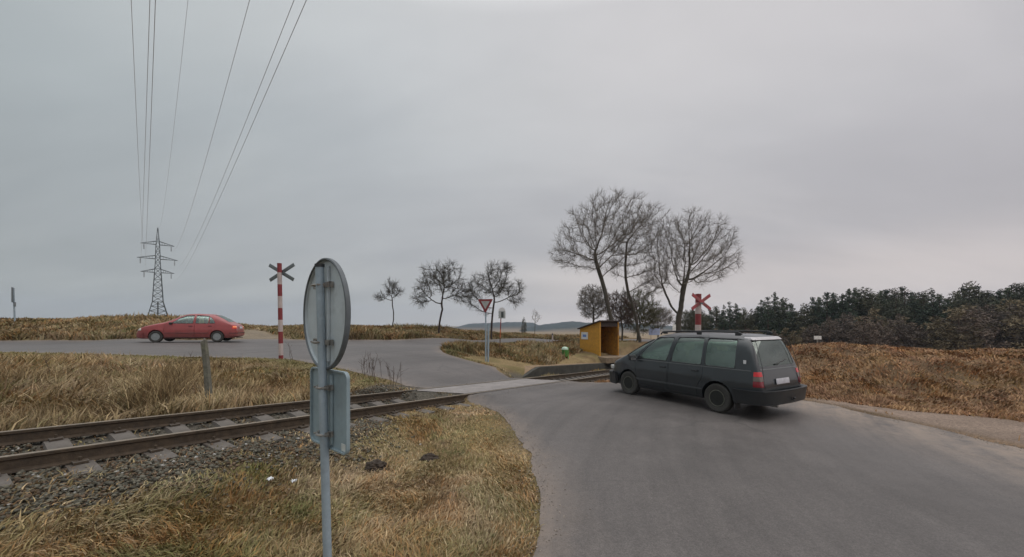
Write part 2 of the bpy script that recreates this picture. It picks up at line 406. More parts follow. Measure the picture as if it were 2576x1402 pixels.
# the dusty shoulder right of the asphalt, the gravel top of the platform, the track cutting through the bank
dustpoly = smoothpoly([PX(1560, 966, 13.8)[:2], PX(2020, 1000, 11.2)[:2], byz(2200, 1016, -.06)[:2], byz(2576, 1052, -.1)[:2], byz(3000, 1110, -.1)[:2], (17, -10), (12, -10), (12.5, 0)]) + xy(RIGHT)[::-1]
trackpoly = [PX(600, 858, 20.9)[:2], PX(560, 845, 23)[:2], PX(600, 826, 25.5)[:2], PX(650, 822, 27)[:2], PX(705, 830, 25)[:2], PX(800, 858, 22.9)[:2]]
PLT0, PLT1 = 7.2, 22.0
def zones(x, y):
    t, s = track_ts(x, y); q = np.abs(s + .75)
    road = inpoly(outline, x, y)
    dr = edgedist(outline, x, y)
    ball = (1 - sst(1.5, 1.95, q + .9 * (fbm(x, y, 1.3, 3) - .5) - np.where((s > 0) & (t < -2.0), .16 * sst(-2.4, -5, t), 0))) * (t < 30) * np.where(s > -.15, sst(-2.2, -3.4, t - .5 * (s + .75)), 1)
    dust = np.maximum(inpoly(dustpoly, x, y) * sst(0, .5, edgedist(dustpoly, x, y) + .35 * (fbm(x, y, 1.5, 12) - .5)), 0)
    cut = inpoly(trackpoly, x, y) * sst(0, .6, edgedist(trackpoly, x, y))
    return dict(t=t, s=s, q=q, road=road, dr=dr, ball=ball, dust=dust, cut=cut)
def warp(lo, hi, n, c, k):
    "grid lines that are dense around c"
    a = np.arcsinh((lo - c) / k); b = np.arcsinh((hi - c) / k)
    return c + k * np.sinh(np.linspace(a, b, n))
gx = warp(-2000, 2300, 560, 1, 9); gy = warp(-500, 2300, 560, 9, 9)
GX, GY = np.meshgrid(gx, gy)
Z = T(GX, GY)
zo = zones(GX, GY)
rr = np.hypot(GX, GY)
def bumps(x, y, zo):
    "small humps and hollows of the open ground, none on the road or the ballast"
    rough = (1 - zo['road']) * sst(0.05, .8, zo['dr']) * (1 - zo['ball']) * (np.hypot(x, y) < 90)
    b = rough * ((fbm(x, y, .9, 1) - .5) * .14 + (fbm(x, y, 3.5, 2) - .5) * .07) * np.clip(1 - zo['dust'] * .9, 0, 1)
    bank = np.clip(1 - np.hypot((x - 15) / 9, (y - 13) / 5), 0, 1)
    return b + rough * bank * ((fbm(x, y, 1.3, 8) - .5) * .5 + (fbm(x, y, 4, 9) - .5) * .16) * (1 - zo['dust'])
Z += bumps(GX, GY, zo)
Z -= zo['road'] * .05 * sst(.15, .4, zo['dr'])
def groundcol(x, y, z0):
    n1 = fbm(x, y, .45, 21); n2 = fbm(x, y, 1.7, 22); n3 = fbm(x, y, 6, 23)
    n = (n1 * .45 + n2 * .35 + n3 * .2)[..., None]
    brown = np.array([.14, .098, .052]); straw = np.array([.25, .185, .095]); olive = np.array([.14, .12, .05]); red = np.array([.165, .105, .064])
    c = brown + (straw - brown) * sst(.36, .62, n)
    g = sst(.52, .66, fbm(x, y, .8, 31))[..., None] * .6; c = c * (1 - g) + olive * g
    # right bank: reddish bare earth and leaves
    rb = (sst(0, 5, x - y * .28 + 1.5) * (y < 60) * (y > 2) * sst(2, 5, x))[..., None]
    redm = red * (.62 + .9 * sst(.3, .75, (n2 * .5 + n3 * .5)[..., None])); c = c * (1 - rb * .8) + redm * rb * .8
    b = z0['ball'][..., None]; c = c * (1 - b) + np.array([.105, .095, .078]) * (.75 + .5 * n3[..., None]) * b
    d = z0['dust'][..., None]; st = fbm(x * .6 + y * .9, y * .5 - x * .1, 3.0, 41)[..., None]
    dc = np.array([.25, .19, .15]) * (.75 + .5 * st); c = c * (1 - d) + dc * d
    k = z0['cut'][..., None]; c = c * (1 - k) + np.array([.23, .19, .14]) * (.8 + .4 * n3[..., None]) * k
    r = np.hypot(x, y)[..., None]; f = sst(90, 200, r)
    fc = np.array([.22, .165, .10]) * (.8 + .5 * fbm(x, y, .012, 51, 4)[..., None]); wood = np.array([.035, .045, .03])
    c = c * (1 - f) + fc * f
    e = ((1 - sst(.02, .35, z0['dr'])) * (1 - z0['road']))[..., None] * .3; c = c * (1 - e) + np.array([.10, .08, .055]) * e
    return c
cols = groundcol(GX, GY, zo).reshape(-1, 3)
ny, nx = GX.shape
idx = np.arange(nx * ny).reshape(ny, nx)
F = np.stack([idx[:-1, :-1], idx[:-1, 1:], idx[1:, 1:], idx[1:, :-1]], -1).reshape(-1, 4)
M_ground = tintmat('grassy ground', .95, .15, 1, 22, .5, .9)
tag(fastmesh('ground', np.stack([GX, GY, Z], -1).reshape(-1, 3), F, M_ground, cols, smooth=True), kind='structure')
# far hills
M_hill = tintmat('wooded hill', .95, .1, 1, .01, .35)
def hill(name, pts, Y, back, colf):
    "a long ridge: crest pixels at distance Y, sloping down towards us and away"
    us = np.linspace(pts[0][0], pts[-1][0], 160); vs = np.interp(us, [p[0] for p in pts], [p[1] for p in pts])
    prof = [(-.42, 0), (-.3, .25), (-.18, .6), (-.08, .88), (0, 1), (.12, .8), (.3, 0)]
    V = []; cc = []
    for j, (dy, h) in enumerate(prof):
        Yj = Y * (1 + dy)
        X = (us - CX) / FPX * Y
        top = EYE + (HY - vs) / FPX * Y + (fbm(us, us * 0, .12, 61) - .5) * Y * .0035
        base = T(X, np.full_like(X, Yj)) - 6
        z = base + (top - base) * h
        V.append(np.stack([X, np.full_like(X, Yj), z], -1)); cc.append(colf(us, h))
    V = np.concatenate(V); n = len(us); id_ = np.arange(len(prof) * n).reshape(len(prof), n)
    F = np.stack([id_[:-1, :-1], id_[:-1, 1:], id_[1:, 1:], id_[1:, :-1]], -1).reshape(-1, 4)
    return tag(fastmesh(name, V, F, M_hill, np.concatenate(cc), smooth=True), kind='structure')
def hc1(us, h):
    w = sst(.45, .55, h + .25 * (fbm(us, us * 0, .05, 71) - .5))[:, None]
    return np.array([.20, .15, .10]) * (1 - w) + np.array([.028, .040, .036]) * w
hill('hill', [(1020, 845), (1140, 827), (1180, 815), (1240, 812), (1300, 810), (1340, 812), (1365, 822), (1420, 830)], 1500, 0, hc1)
hill('hill', [(1300, 830), (1360, 817), (1400, 813), (1440, 808), (1480, 812), (1560, 812), (1640, 818), (1740, 822), (1850, 822), (2700, 835)], 1150, 0, hc1)
# ------------------------------------------------------------------ asphalt
def sheet(name, poly, mats, lift, step, zf=None, near=None):
    x0 = min(p[0] for p in poly); x1 = max(p[0] for p in poly); y0 = min(p[1] for p in poly); y1 = max(p[1] for p in poly)
    pts = []
    xs = np.arange(x0, x1, step); ys = np.arange(y0, y1, step)
    a, b = np.meshgrid(xs, ys); a = a.ravel(); b = b.ravel()
    m = inpoly(poly, a, b) & (edgedist(poly, a, b) > step * .4)
    a = a[m]; b = b[m]
    # dense polygon boundary
    bd = []
    for i in range(len(poly)):
        p, q = poly[i - 1], poly[i]; L = math.dist(p, q); k = max(1, int(L / step))
        for j in range(k): bd.append((p[0] + (q[0] - p[0]) * j / k, p[1] + (q[1] - p[1]) * j / k))
    n = len(bd)
    co = [Vector(p) for p in bd] + [Vector(p) for p in zip(a, b)]
    v, e, f, *_ = delaunay_2d_cdt(co, [], [list(range(n))], 1, 1e-4)
    X = np.array([p[0] for p in v]); Y = np.array([p[1] for p in v])
    z = (zf or T)(X, Y) + lift
    return meshobj(name, np.c_[X, Y, z], [list(q) for q in f], mats, smooth=True)
def asphaltmat():
    m = bpy.data.materials.new('worn asphalt'); m.use_nodes = True; t = m.node_tree; b = t.nodes['Principled BSDF']
    tcn = N(t, 'ShaderNodeTexCoord'); P = tcn.outputs['Object']
    def nz(scale, detail, rough=.6, vec=P, dist=0):
        n = N(t, 'ShaderNodeTexNoise'); n.inputs['Scale'].default_value = scale; n.inputs['Detail'].default_value = detail; n.inputs['Roughness'].default_value = rough; n.inputs['Distortion'].default_value = dist
        t.links.new(vec, n.inputs[0]); return n.outputs[0]
    big = nz(.28, 4, .6, P, .5); mid = nz(1.6, 5); med = nz(14, 4, .7); fine = nz(70, 3, .85); grit = nz(320, 2, .8)
    c = mixc(t, ramp(t, big, [(.35, 0.0), (.65, 1.0)]), (.074, .066, .062), (.112, .100, .094))
    c = mixc(t, 1.0, c, ramp(t, mid, [(.25, .86), (.75, 1.12)]), 'MULTIPLY')
    c = mixc(t, 1.0, c, ramp(t, med, [(.3, .88), (.7, 1.12)]), 'MULTIPLY')
    c = mixc(t, 1.0, c, ramp(t, fine, [(.3, .50), (.7, 1.55)]), 'MULTIPLY')
    c = mixc(t, ramp(t, grit, [(.62, 0.0), (.78, .35)]), c, (.30, .28, .26))
    # worn wheel tracks run along the road through the bend
    mp = N(t, 'ShaderNodeMapping'); mp.inputs['Location'].default_value = (-18, -1, 0); t.links.new(P, mp.inputs[0])
    sp = N(t, 'ShaderNodeSeparateXYZ'); t.links.new(mp.outputs[0], sp.inputs[0])
    cb = N(t, 'ShaderNodeCombineXYZ')
    rad = val(t, 'SQRT', val(t, 'ADD', val(t, 'MULTIPLY', sp.outputs[0], sp.outputs[0]), val(t, 'MULTIPLY', sp.outputs[1], sp.outputs[1])))
    t.links.new(rad, cb.inputs[0]); t.links.new(val(t, 'ARCTAN2', sp.outputs[1], sp.outputs[0]), cb.inputs[1])
    st = nz(2.6, 7, .68, cb.outputs[0])
    c = mixc(t, 1.0, c, ramp(t, st, [(.3, .80), (.5, 1.0), (.7, 1.16)]), 'MULTIPLY')
    # cracks
    vo = N(t, 'ShaderNodeTexVoronoi', feature='DISTANCE_TO_EDGE'); vo.inputs['Scale'].default_value = .45
    dv = N(t, 'ShaderNodeMix'); dv.data_type = 'VECTOR'; dv.inputs[0].default_value = .25
    t.links.new(P, dv.inputs[4]); nn = N(t, 'ShaderNodeTexNoise'); nn.inputs['Scale'].default_value = 1.5; nn.inputs['Detail'].default_value = 5; t.links.new(P, nn.inputs[0]); t.links.new(nn.outputs[1], dv.inputs[5])
    t.links.new(dv.outputs[1], vo.inputs[0])
    ck = val(t, 'MULTIPLY', ramp(t, vo.outputs[0], [(.0, 1.0), (.009, 0.0)]), ramp(t, big, [(.45, 0.0), (.58, .7)]))
    c = mixc(t, ck, c, (.05, .047, .045))
    # sandy dust carried on to the tarmac along its edges
    at = N(t, 'ShaderNodeAttribute'); at.attribute_name = 'tint'
    du = val(t, 'MULTIPLY', at.outputs['Fac'], ramp(t, val(t, 'ADD', val(t, 'MULTIPLY', st, .6), val(t, 'MULTIPLY', nz(3.5, 6, .7), .5)), [(.40, 0.0), (.62, 1.0)]), clamp=True)
    c = mixc(t, du, c, (.245, .19, .148))
    t.links.new(c, b.inputs['Base Color'])
    rg = val(t, 'MULTIPLY_ADD', mid, .24, .47)
    t.links.new(rg, b.inputs['Roughness']); b.inputs['Specular IOR Level'].default_value = .5
    bu = N(t, 'ShaderNodeBump'); bu.inputs['Strength'].default_value = .35; bu.inputs['Distance'].default_value = .008
    t.links.new(fine, bu.inputs['Height']); t.links.new(bu.outputs[0], b.inputs['Normal'])
    return m
M_asph = asphaltmat()
road = tag(sheet('road', outline, M_asph, .008, .4), kind='structure')
_v = np.array([v.co[:2] for v in road.data.vertices]); _de = edgedist(outline, _v[:, 0], _v[:, 1])
_rt = edgedist(xy(RIGHT) + [(14, -6)], _v[:, 0], _v[:, 1], False)
_f = np.maximum(1 - sst(.0, 2.6, _rt), .55 * (1 - sst(0, .5, _de))); _f = np.maximum(_f, .35 * (1 - sst(0, 3, np.hypot(_v[:, 0] - 2.5, _v[:, 1] - 15.5))))
_c = np.ones((len(_v), 4), np.float32); _c[:, :3] = _f[:, None]
_at = road.data.color_attributes.new('tint', 'FLOAT_COLOR', 'POINT'); _at.data.foreach_set('color', _c.ravel())
# ------------------------------------------------------------------ railway track
trk = tag(empty('railway_track', (OX, OY, zrail(0))), 'rusty single railway track on concrete sleepers crossing the road', 'railway track')
def rail_mesh(s):
    prof = [(-.033, 0), (.033, 0), (.036, -.008), (.034, -.035), (.010, -.05), (.009, -.135), (.065, -.152), (.068, -.165), (-.068, -.165), (-.065, -.152), (-.009, -.135), (-.010, -.05), (-.034, -.035), (-.036, -.008)]
    ts = np.arange(-20, 42, 1.0); V = []; F = []; mi = []
    for t in ts:
        x, y = track_xy(t, s); z = zrail(t)
        for a, h in prof: V.append((x + a * DY - OX, y - a * DX - OY, z + h - zrail(0)))
    n = len(prof)
    for i in range(len(ts) - 1):
        for k in range(n):
            F.append((i * n + k, i * n + (k + 1) % n, (i + 1) * n + (k + 1) % n, (i + 1) * n + k)); mi.append(1 if k == 0 else 0)
    return meshobj('rail', V, F, [M_rail, M_railtop], trk, False, mi)
rail_mesh(-1.5); rail_mesh(0)
sl0 = None
for k in range(-31, 60):
    t = k * .61 + .1
    if .2 < t < 6.4: continue
    if t > 24: break
    if sl0 is None:
        m = MB()
        a = [(-.14, -.12), (.14, -.12), (.105, .0), (-.105, .0)]
        prof = []
        for q, dz in ((-1.28, -.01), (-.95, 0), (-.55, 0), (-.25, -.045), (.25, -.045), (.55, 0), (.95, 0), (1.28, -.01)):
            prof.append([m.bm.verts.new((q, px, pz + (dz if pz >= 0 else 0))) for px, pz in a])
        for r0, r1 in zip(prof, prof[1:]):
            for j in range(4): m.bm.faces.new((r0[j], r0[(j + 1) % 4], r1[(j + 1) % 4], r1[j]))
        m.bm.faces.new(prof[0]); m.bm.faces.new(prof[-1])
        for q in (-.75, .75):
            for sgn in (-1, 1):
                m.box((q + sgn * .115, 0, .018), (.10, .12, .036), bevel=.006, mi=1)
                m.tube([(q + sgn * .115, 0, .03), (q + sgn * .115, 0, .075)], .016, 6, mi=1)
        o = m.build('sleeper', [M_sleeper, M_rail], trk, 30); sl0 = o
    else:
        o = sl0.copy(); C.objects.link(o)
    x, y = track_xy(t, -.75)
    o.location = (x - OX, y - OY, zrail(t) - .166 - zrail(0))
    o.rotation_euler = (math.atan(.066) * .0, 0, math.atan2(-DX, DY) + random.uniform(-.012, .012))
# light concrete panels in the crossing, flush with the road
pan = [track_xy(*p) for p in ((.15, -1.42), (5.7, -1.42), (6.35, -.08), (.72, -.08))]
tag(sheet('crossing_panel', smoothpoly(pan + [pan[0]], 0)[:-1], mat('pale crossing concrete', (.235, .215, .205), .75, 0, .16, 3, .3, 60, dirt=(.15, .135, .13, .6)), .012, .3), 'pale concrete panels between the rails of the level crossing', 'crossing panel')
def strip(s0, s1, lift):
    a = [track_xy(*p) for p in ((.37 + .49 * (s0 + .75), s0), (6.0 + .4 * (s0 + .75), s0), (6.0 + .4 * (s1 + .75), s1), (.37 + .49 * (s1 + .75), s1))]
    return sheet('groove_shade', a, mat('dark groove shade', (.028, .024, .02), .9), lift, .3)  # flat dark strip drawn for the shade inside the rail groove
cp_ = [o for o in C.objects if o.name == 'crossing_panel'][0]
for q in ((-1.462, -1.395, .0125), (-.105, -.037, .0125), (.037, .075, .0125), (-1.575, -1.537, .0125)): strip(*q).parent = cp_
# ballast stones
def stones(n, name):
    tt = rng.uniform(-14, .2, n * 3); ss = rng.uniform(-2.9, 1.9, n * 3)
    x, y = track_xy(tt, ss); zq = zones(x, y)
    dens = zq['ball'] * np.where(ss > .1, .15 + .85 * sst(-1.2, -3.0, tt), .8)
    dens = np.maximum(dens, (1 - sst(1.7, 2.7, zq['q'])) * (ss > 0) * sst(-2.2, -4, tt) * .55)
    dens *= sst(.34, .54, fbm(x, y, 1.2, 88)) * .85 + .15
    ph = np.abs(((tt - .1) / .61 + .5) % 1 - .5) * .61
    dens *= np.where((ph < .16) & (np.abs(ss + .75) < 1.25), .16, 1)
    k = rng.random(n * 3) < dens; k = np.nonzero(k)[0][:n]
    x, y = x[k], y[k]; n = len(k)
    z = T(x, y)
    ico = bmesh.new(); bmesh.ops.create_icosphere(ico, subdivisions=1, radius=1); iv = np.array([v.co[:] for v in ico.verts]); fi = np.array([[v.index for v in f.verts] for f in ico.faces]); ico.free()
    r = rng.uniform(.010, .024, n) * np.where(rng.random(n) < .06, 1.5, 1)
    V = iv[None] * (1 + rng.uniform(-.42, .42, (n, len(iv), 1))) * np.stack([r, r * rng.uniform(.6, 1, n), r * rng.uniform(.45, .9, n)], -1)[:, None]
    a = rng.uniform(0, 2 * PI, n); ca, sa = np.cos(a)[:, None], np.sin(a)[:, None]
    V = np.stack([V[..., 0] * ca - V[..., 1] * sa + x[:, None], V[..., 0] * sa + V[..., 1] * ca + y[:, None], V[..., 2] + z[:, None] + r[:, None] * .25 + rng.uniform(0, .03, (n, 1))], -1)
    g = rng.uniform(.55, 1.35, n)[:, None]; base = np.array([.118, .112, .088]); warm = np.array([.115, .082, .055])
    m = rng.random(n)[:, None] < .35
    c = np.where(m, warm, base) * g; c[rng.random(n) < .02] = (.36, .35, .33)
    return fastmesh(name, V.reshape(-1, 3), (fi[None] + np.arange(n)[:, None, None] * len(iv)).reshape(-1, 3), tintmat('ballast stone', .9, .2, 1, 60, .3), np.repeat(c, len(iv), 0))
tag(stones(44000, 'ballast'), 'grey ballast stones along the railway track', 'ballast', kind='stuff')
def grit(n):
    "loose chippings lying along the road edges and in the crossing"
    o_ = np.array(outline); i = rng.integers(0, len(o_), n * 4); p = o_[i] + rng.normal(0, .16, (n * 4, 2)) * rng.uniform(.2, 1.6, (n * 4, 1))
    r = np.hypot(p[:, 0], p[:, 1]); p = p[(r < 17) & (p[:, 1] > .5)][:n]
    q = rng.uniform(0, 1, (n // 3, 2)); p2 = np.stack(track_xy(-.2 + 7 * q[:, 0], rng.uniform(-2.2, .7, n // 3)), 1); p = np.concatenate([p, p2])
    ico = bmesh.new(); bmesh.ops.create_icosphere(ico, subdivisions=1, radius=1); iv = np.array([v.co[:] for v in ico.verts]); fi = np.array([[v.index for v in f.verts] for f in ico.faces]); ico.free()
    m = len(p); s = rng.uniform(.003, .010, m); z = T(p[:, 0], p[:, 1]) + .008
    V = iv[None] * (1 + rng.uniform(-.35, .35, (m, len(iv), 1))) * s[:, None, None] * np.array([1, 1, .6]); V[..., :2] += p[:, None]; V[..., 2] += z[:, None] + s[:, None] * .3
    c = np.array([.26, .225, .19]) * rng.uniform(.5, 1.5, (m, 1))
    return fastmesh('grit', V.reshape(-1, 3), (fi[None] + np.arange(m)[:, None, None] * len(iv)).reshape(-1, 3), tintmat('loose grit', .9, .2, 1, 60, .2), np.repeat(c, len(iv), 0))
tag(grit(6500), 'loose chippings along the road edges', 'grit', kind='stuff')
# ------------------------------------------------------------------ platform, shelter, bin
def track_block(name, t0, t1, s0, s1, zf_top, depth, m, step=.5, rampend=0):
    V = []; F = []; ts = np.arange(t0, t1 + 1e-6, step)
    for t in ts:
        top = zf_top(t)
        for s, z in ((s0, top), (s1, top), (s1, top - depth), (s0, top - depth)):
            x, y = track_xy(t, s); V.append((x, y, z))
    n = len(ts)
    for i in range(n - 1):
        for k in range(4): F.append((i * 4 + k, i * 4 + (k + 1) % 4, i * 4 + 4 + (k + 1) % 4, i * 4 + 4 + k))
    F += [(0, 1, 2, 3), (n * 4 - 4, n * 4 - 3, n * 4 - 2, n * 4 - 1)]
    return V, F
ptop = lambda t: zrail(t) - .12 + .42 * float(sst(PLT0 - .3, PLT0 + 1.6, t))
pf = tag(empty('platform', (0, 0, 0)), 'low railway platform with tan gravel top and dark concrete edge', 'platform')
V, F = track_block('edge', PLT0, 26, -2.55, -2.37, ptop, .8, None)
meshobj('platform_edge', V, F, mat('dark mossy edge concrete', (.050, .048, .040), .9, 0, .3, 3, .5, 20), pf)
V, F = track_block('top', PLT0 - .6, 26, -5.2, -2.553, lambda t: ptop(t) + .012, .7, None)
meshobj('gravel_top', V, F, mat('tan gravel', (.22, .150, .088), .95, 0, .25, 6, .6, 40, dirt=(.17, .13, .08, .7)), pf)
def shelter():
    x, y, z = PX(1508, 895, 26); z0 = z - .05
    r = tag(empty('waiting_shelter', (x, y, z0), 0), 'ochre yellow wooden waiting shelter with sloping roof and open front', 'shelter')
    ax = Vector((.905, .425, 0)).normalized(); bx = Vector((-ax.y, ax.x, 0))      # ax along the front, bx to the back
    W_, D_, HF, HB = 1.62, 2.25, 2.30, 1.80
    M = Matrix((ax, bx, Vector((0, 0, 1)))).transposed().to_4x4()
    th = .06
    def wall(name, pts, m, mi=None):
        mb = MB(); mb.bm.free(); mb.bm = bmesh.new()
        # pts: 8 corners box-like in local coordinates
        vs = [mb.bm.verts.new(M @ Vector(p)) for p in pts]
        for q in ((0, 1, 2, 3), (4, 5, 6, 7), (0, 1, 5, 4), (1, 2, 6, 5), (2, 3, 7, 6), (3, 0, 4, 7)): mb.bm.faces.new([vs[i] for i in q])
        return mb.build(name, m, r, 0)
    def slab(x0, x1, y0, y1, zb=-.3):
        h = lambda yy: HF + (HB - HF) * yy / D_
        return [(x0, y0, zb), (x1, y0, zb), (x1, y1, zb), (x0, y1, zb), (x0, y0, h(y0)), (x1, y0, h(y0)), (x1, y1, h(y1)), (x0, y1, h(y1))]
    def planks(name, length, xa, m):
        # boards with small gaps along a side wall
        n = 15; w = D_ / n; mb = MB()
        for k in range(n):
            y0 = k * w + .004; y1 = (k + 1) * w - .004
            p = slab(xa, xa + th, y0, y1); vs = [mb.bm.verts.new(M @ Vector(q)) for q in p]
            for q in ((0, 1, 2, 3), (4, 5, 6, 7), (0, 1, 5, 4), (1, 2, 6, 5), (2, 3, 7, 6), (3, 0, 4, 7)): mb.bm.faces.new([vs[i] for i in q])
        return mb.build(name, m, r, 0)
    planks('wall', D_, 0, [M_ochre]); planks('wall', D_, W_ - th, [M_brownwood])
    wall('back_wall', slab(th + .002, W_ - th - .002, D_ - th, D_ - .002), M_brownwood)
    wall('corner_post', slab(-.012, .09, -.03, -.002), M_ochre)
    wall('corner_post', slab(W_ - .09, W_ + .012, -.03, -.002), M_brownwood)
    mb = MB(); h = lambda yy: HF + (HB - HF) * yy / D_
    vs = [mb.bm.verts.new(M @ Vector(p)) for p in [(-.12, -.16, h(-.16) + .005), (W_ + .12, -.16, h(-.16) + .005), (W_ + .12, D_ + .15, h(D_ + .15) + .005), (-.12, D_ + .15, h(D_ + .15) + .005), (-.12, -.16, h(-.16) + .075), (W_ + .12, -.16, h(-.16) + .075), (W_ + .12, D_ + .15, h(D_ + .15) + .075), (-.12, D_ + .15, h(D_ + .15) + .075)]]
    for q in ((0, 1, 2, 3), (4, 5, 6, 7), (0, 1, 5, 4), (1, 2, 6, 5), (2, 3, 7, 6), (3, 0, 4, 7)): mb.bm.faces.new([vs[i] for i in q])
    mb.build('roof', M_felt, r, 0)
    mb = MB(); mb.box((W_ / 2, D_ - .3, .45), (W_ - .2, .38, .05)); mb.box((W_ / 2, D_ - .15, .2), (W_ - .3, .05, .45)); bmesh.ops.transform(mb.bm, matrix=M, verts=mb.bm.verts); mb.build('bench', M_brownwood, r, 0)
    wall('lintel', [(th, .0, HF - .32), (W_ - th, .0, HF - .32), (W_ - th, .05, HF - .32), (th, .05, HF - .32), (th, 0, HF - .02), (W_ - th, 0, HF - .02), (W_ - th, .05, HF - .03), (th, .05, HF - .03)], M_felt)
    s = wall('timetable_board', [(-.03, D_ - .98, 1.08), (-.005, D_ - .98, 1.08), (-.005, D_ - .22, 1.08), (-.03, D_ - .22, 1.08), (-.03, D_ - .98, 1.58), (-.005, D_ - .98, 1.58), (-.005, D_ - .22, 1.58), (-.03, D_ - .22, 1.58)], M_signw)
    b = wall('blue_print', [(-.034, D_ - .82, 1.24), (-.031, D_ - .82, 1.24), (-.031, D_ - .40, 1.24), (-.034, D_ - .40, 1.24), (-.034, D_ - .82, 1.42), (-.031, D_ - .82, 1.42), (-.031, D_ - .40, 1.42), (-.034, D_ - .40, 1.42)], M_blue)
    b.parent = s
    # worn concrete floor
    wall('floor', [(-.3, -1.1, -.35), (W_ + .5, -1.1, -.35), (W_ + .5, D_, -.35), (-.3, D_, -.35), (-.3, -1.1, .0), (W_ + .5, -1.1, .0), (W_ + .5, D_, .0), (-.3, D_, .0)], mat('pale trodden ground', (.22, .165, .11), .95, 0, .2, 6, .5, 40))
shelter()
def bin_():
    Y = 23.2; x, y, _ = PX(1421, 897, Y); z = EYE + (HY - 897) / FPX * Y
    z = T1(x, y) + .02
    r = tag(empty('litter_bin', (x, y, z)), 'small green litter bin with pale lid beside the platform', 'litter bin')
    m = MB(); m.lathe([(.0, .06), (.13, .06), (.145, .08), (.185, .46), (.19, .47), (.17, .47), (.16, .44)], n=24); m.build('bin_body', M_green, r)
    m = MB(); m.lathe([(.20, .47), (.205, .50), (.18, .58), (.11, .635), (0, .65)], n=24); m.build('lid', M_greenlid, r)
    m = MB(); m.tube([(.20, .02, -.3), (.20, .02, .62)], .028, 8); m.build('post', M_green, r)
bin_()
# ------------------------------------------------------------------ road signs
def main_sign():
    SA = 44
    Y = 2.45; bx, by, _ = PX(830, 1400, Y); g = T1(bx, by)
    r = tag(empty('road_sign', (bx, by, g)), 'back of a round road sign with square plate below on a grey pole', 'road sign')
    nb = Vector((-math.sin(R(SA)), -math.cos(R(SA)), 0)); tg = Vector((-nb.y, nb.x, 0)) * 1.0
    tg = Vector((math.cos(R(SA)), -math.sin(R(SA)), 0)); up = Vector((0, 0, 1))
    lean = Vector((-.027, 0, 1)); b0 = Vector((bx, by, g)); O = b0
    top = EYE + (HY - 672) / FPX * Y
    m = MB(); m.tube([Vector((0, 0, -.3)), Vector((0, 0, 0)), lean * (top - g)], .0255, 20); m.build('pole', M_galv, r)
    m = MB(); m.tube([lean * (top - g - .001), lean * (top - g + .018)], .029, 20); m.build('pole_cap', M_plastic, r)
    off = .044
    def frame(zc, lat=0, o=off):
        c = lean * (zc - g) - nb * o + tg * lat
        return c
    zc = EYE + (HY - 790) / FPX * Y
    c = frame(zc, -.036)
    Mx = Matrix((tg, up, nb)).transposed().to_4x4(); Mx.translation = c    # local x=tg y=up z=back
    m = MB(); m.lathe([(0, -.006), (.345, -.006), (.352, -.004), (.354, .018), (.348, .022), (.341, .018), (.338, .0), (.0, .0)], Mx, 72); d = m.build('sign_disc', M_plate, r, 40)
    m = MB(); m.lathe([(.3415, .001), (.3545, -.008), (.3585, .0), (.3575, .020), (.3495, .024), (.3405, .018), (.3405, .003)], Mx, 72, cap=False); m.build('folded_rim', M_rim, d, 60)
    for lat in (-.062, .062):
        m = MB(); m.box((lat, 0, .010), (.026, .60, .019), bevel=.003); m.bm.transform(Mx); m.build('stiffener', M_plate, d, 30)
    def clampb(cz, w, Mx_):
        m = MB()
        m.box((0, cz, .026), (w, .030, .010)); m.box((-w / 2 + .01, cz, .018), (.02, .034, .026)); m.box((w / 2 - .01, cz, .018), (.02, .034, .026))
        # band around the pole
        pts = [(.034 * math.cos(a), cz, .045 + .034 * math.sin(a)) for a in [R(q) for q in range(-30, 211, 20)]]
        m.tube(pts, .008, 6); m.box((-.045, cz, .036), (.02, .026, .03)); m.box((.045, cz, .036), (.02, .026, .03))
        m.tube([(.052, cz, .02), (.052, cz, .075)], .006, 6); m.tube([(-.052, cz, .02), (-.052, cz, .075)], .006, 6)
        m.bm.transform(Mx_); return m.build('clamp', M_clamp, r, 30)
    for v in (717, 861): clampb(EYE + (HY - v) / FPX * Y - zc, .27, Mx)
    z2 = EYE + (HY - 1031) / FPX * Y
    c2 = frame(z2, -.018); M2 = Mx.copy() @ Matrix.Rotation(R(4), 4, 'Y'); M2.translation = c2
    def rrect(w, h, rad, k=6):
        p = []
        for cx, cy, a0 in ((w - rad, h - rad, 0), (-w + rad, h - rad, 90), (-w + rad, -h + rad, 180), (w - rad, -h + rad, 270)):
            for j in range(k + 1): a = R(a0 + 90 * j / k); p.append((cx + rad * math.cos(a), cy + rad * math.sin(a)))
        return p
    m = MB(); m.prism(rrect(.252, .25, .045), -.006, 0, M2)
    o_, i_ = rrect(.252, .25, .045), rrect(.243, .241, .038)
    A_ = [m.bm.verts.new(M2 @ Vector((x, y, .0005))) for x, y in o_]; B_ = [m.bm.verts.new(M2 @ Vector((x, y, .016))) for x, y in o_]
    C_ = [m.bm.verts.new(M2 @ Vector((x, y, .016))) for x, y in i_]; D_ = [m.bm.verts.new(M2 @ Vector((x, y, .0005))) for x, y in i_]
    n = len(o_)
    for k in range(n):
        j = (k + 1) % n
        m.bm.faces.new((A_[k], A_[j], B_[j], B_[k])); m.bm.faces.new((B_[k], B_[j], C_[j], C_[k])); m.bm.faces.new((C_[k], C_[j], D_[j], D_[k]))
    pl = m.build('sign_plate', M_plate2, r, 30)
    m = MB(); m.box((.045, 0, .009), (.024, .44, .016), bevel=.003); m.bm.transform(M2); m.build('stiffener', M_plate2, pl, 30)
    m = MB(); m.box((.185, -.215, .0015), (.05, .045, .002)); m.bm.transform(M2); m.build('sticker', mat('pale sticker', (.55, .58, .56), .5), pl, 0)
    for v in (975, 1092): clampb(EYE + (HY - v) / FPX * Y - z2, .13, M2)
main_sign()
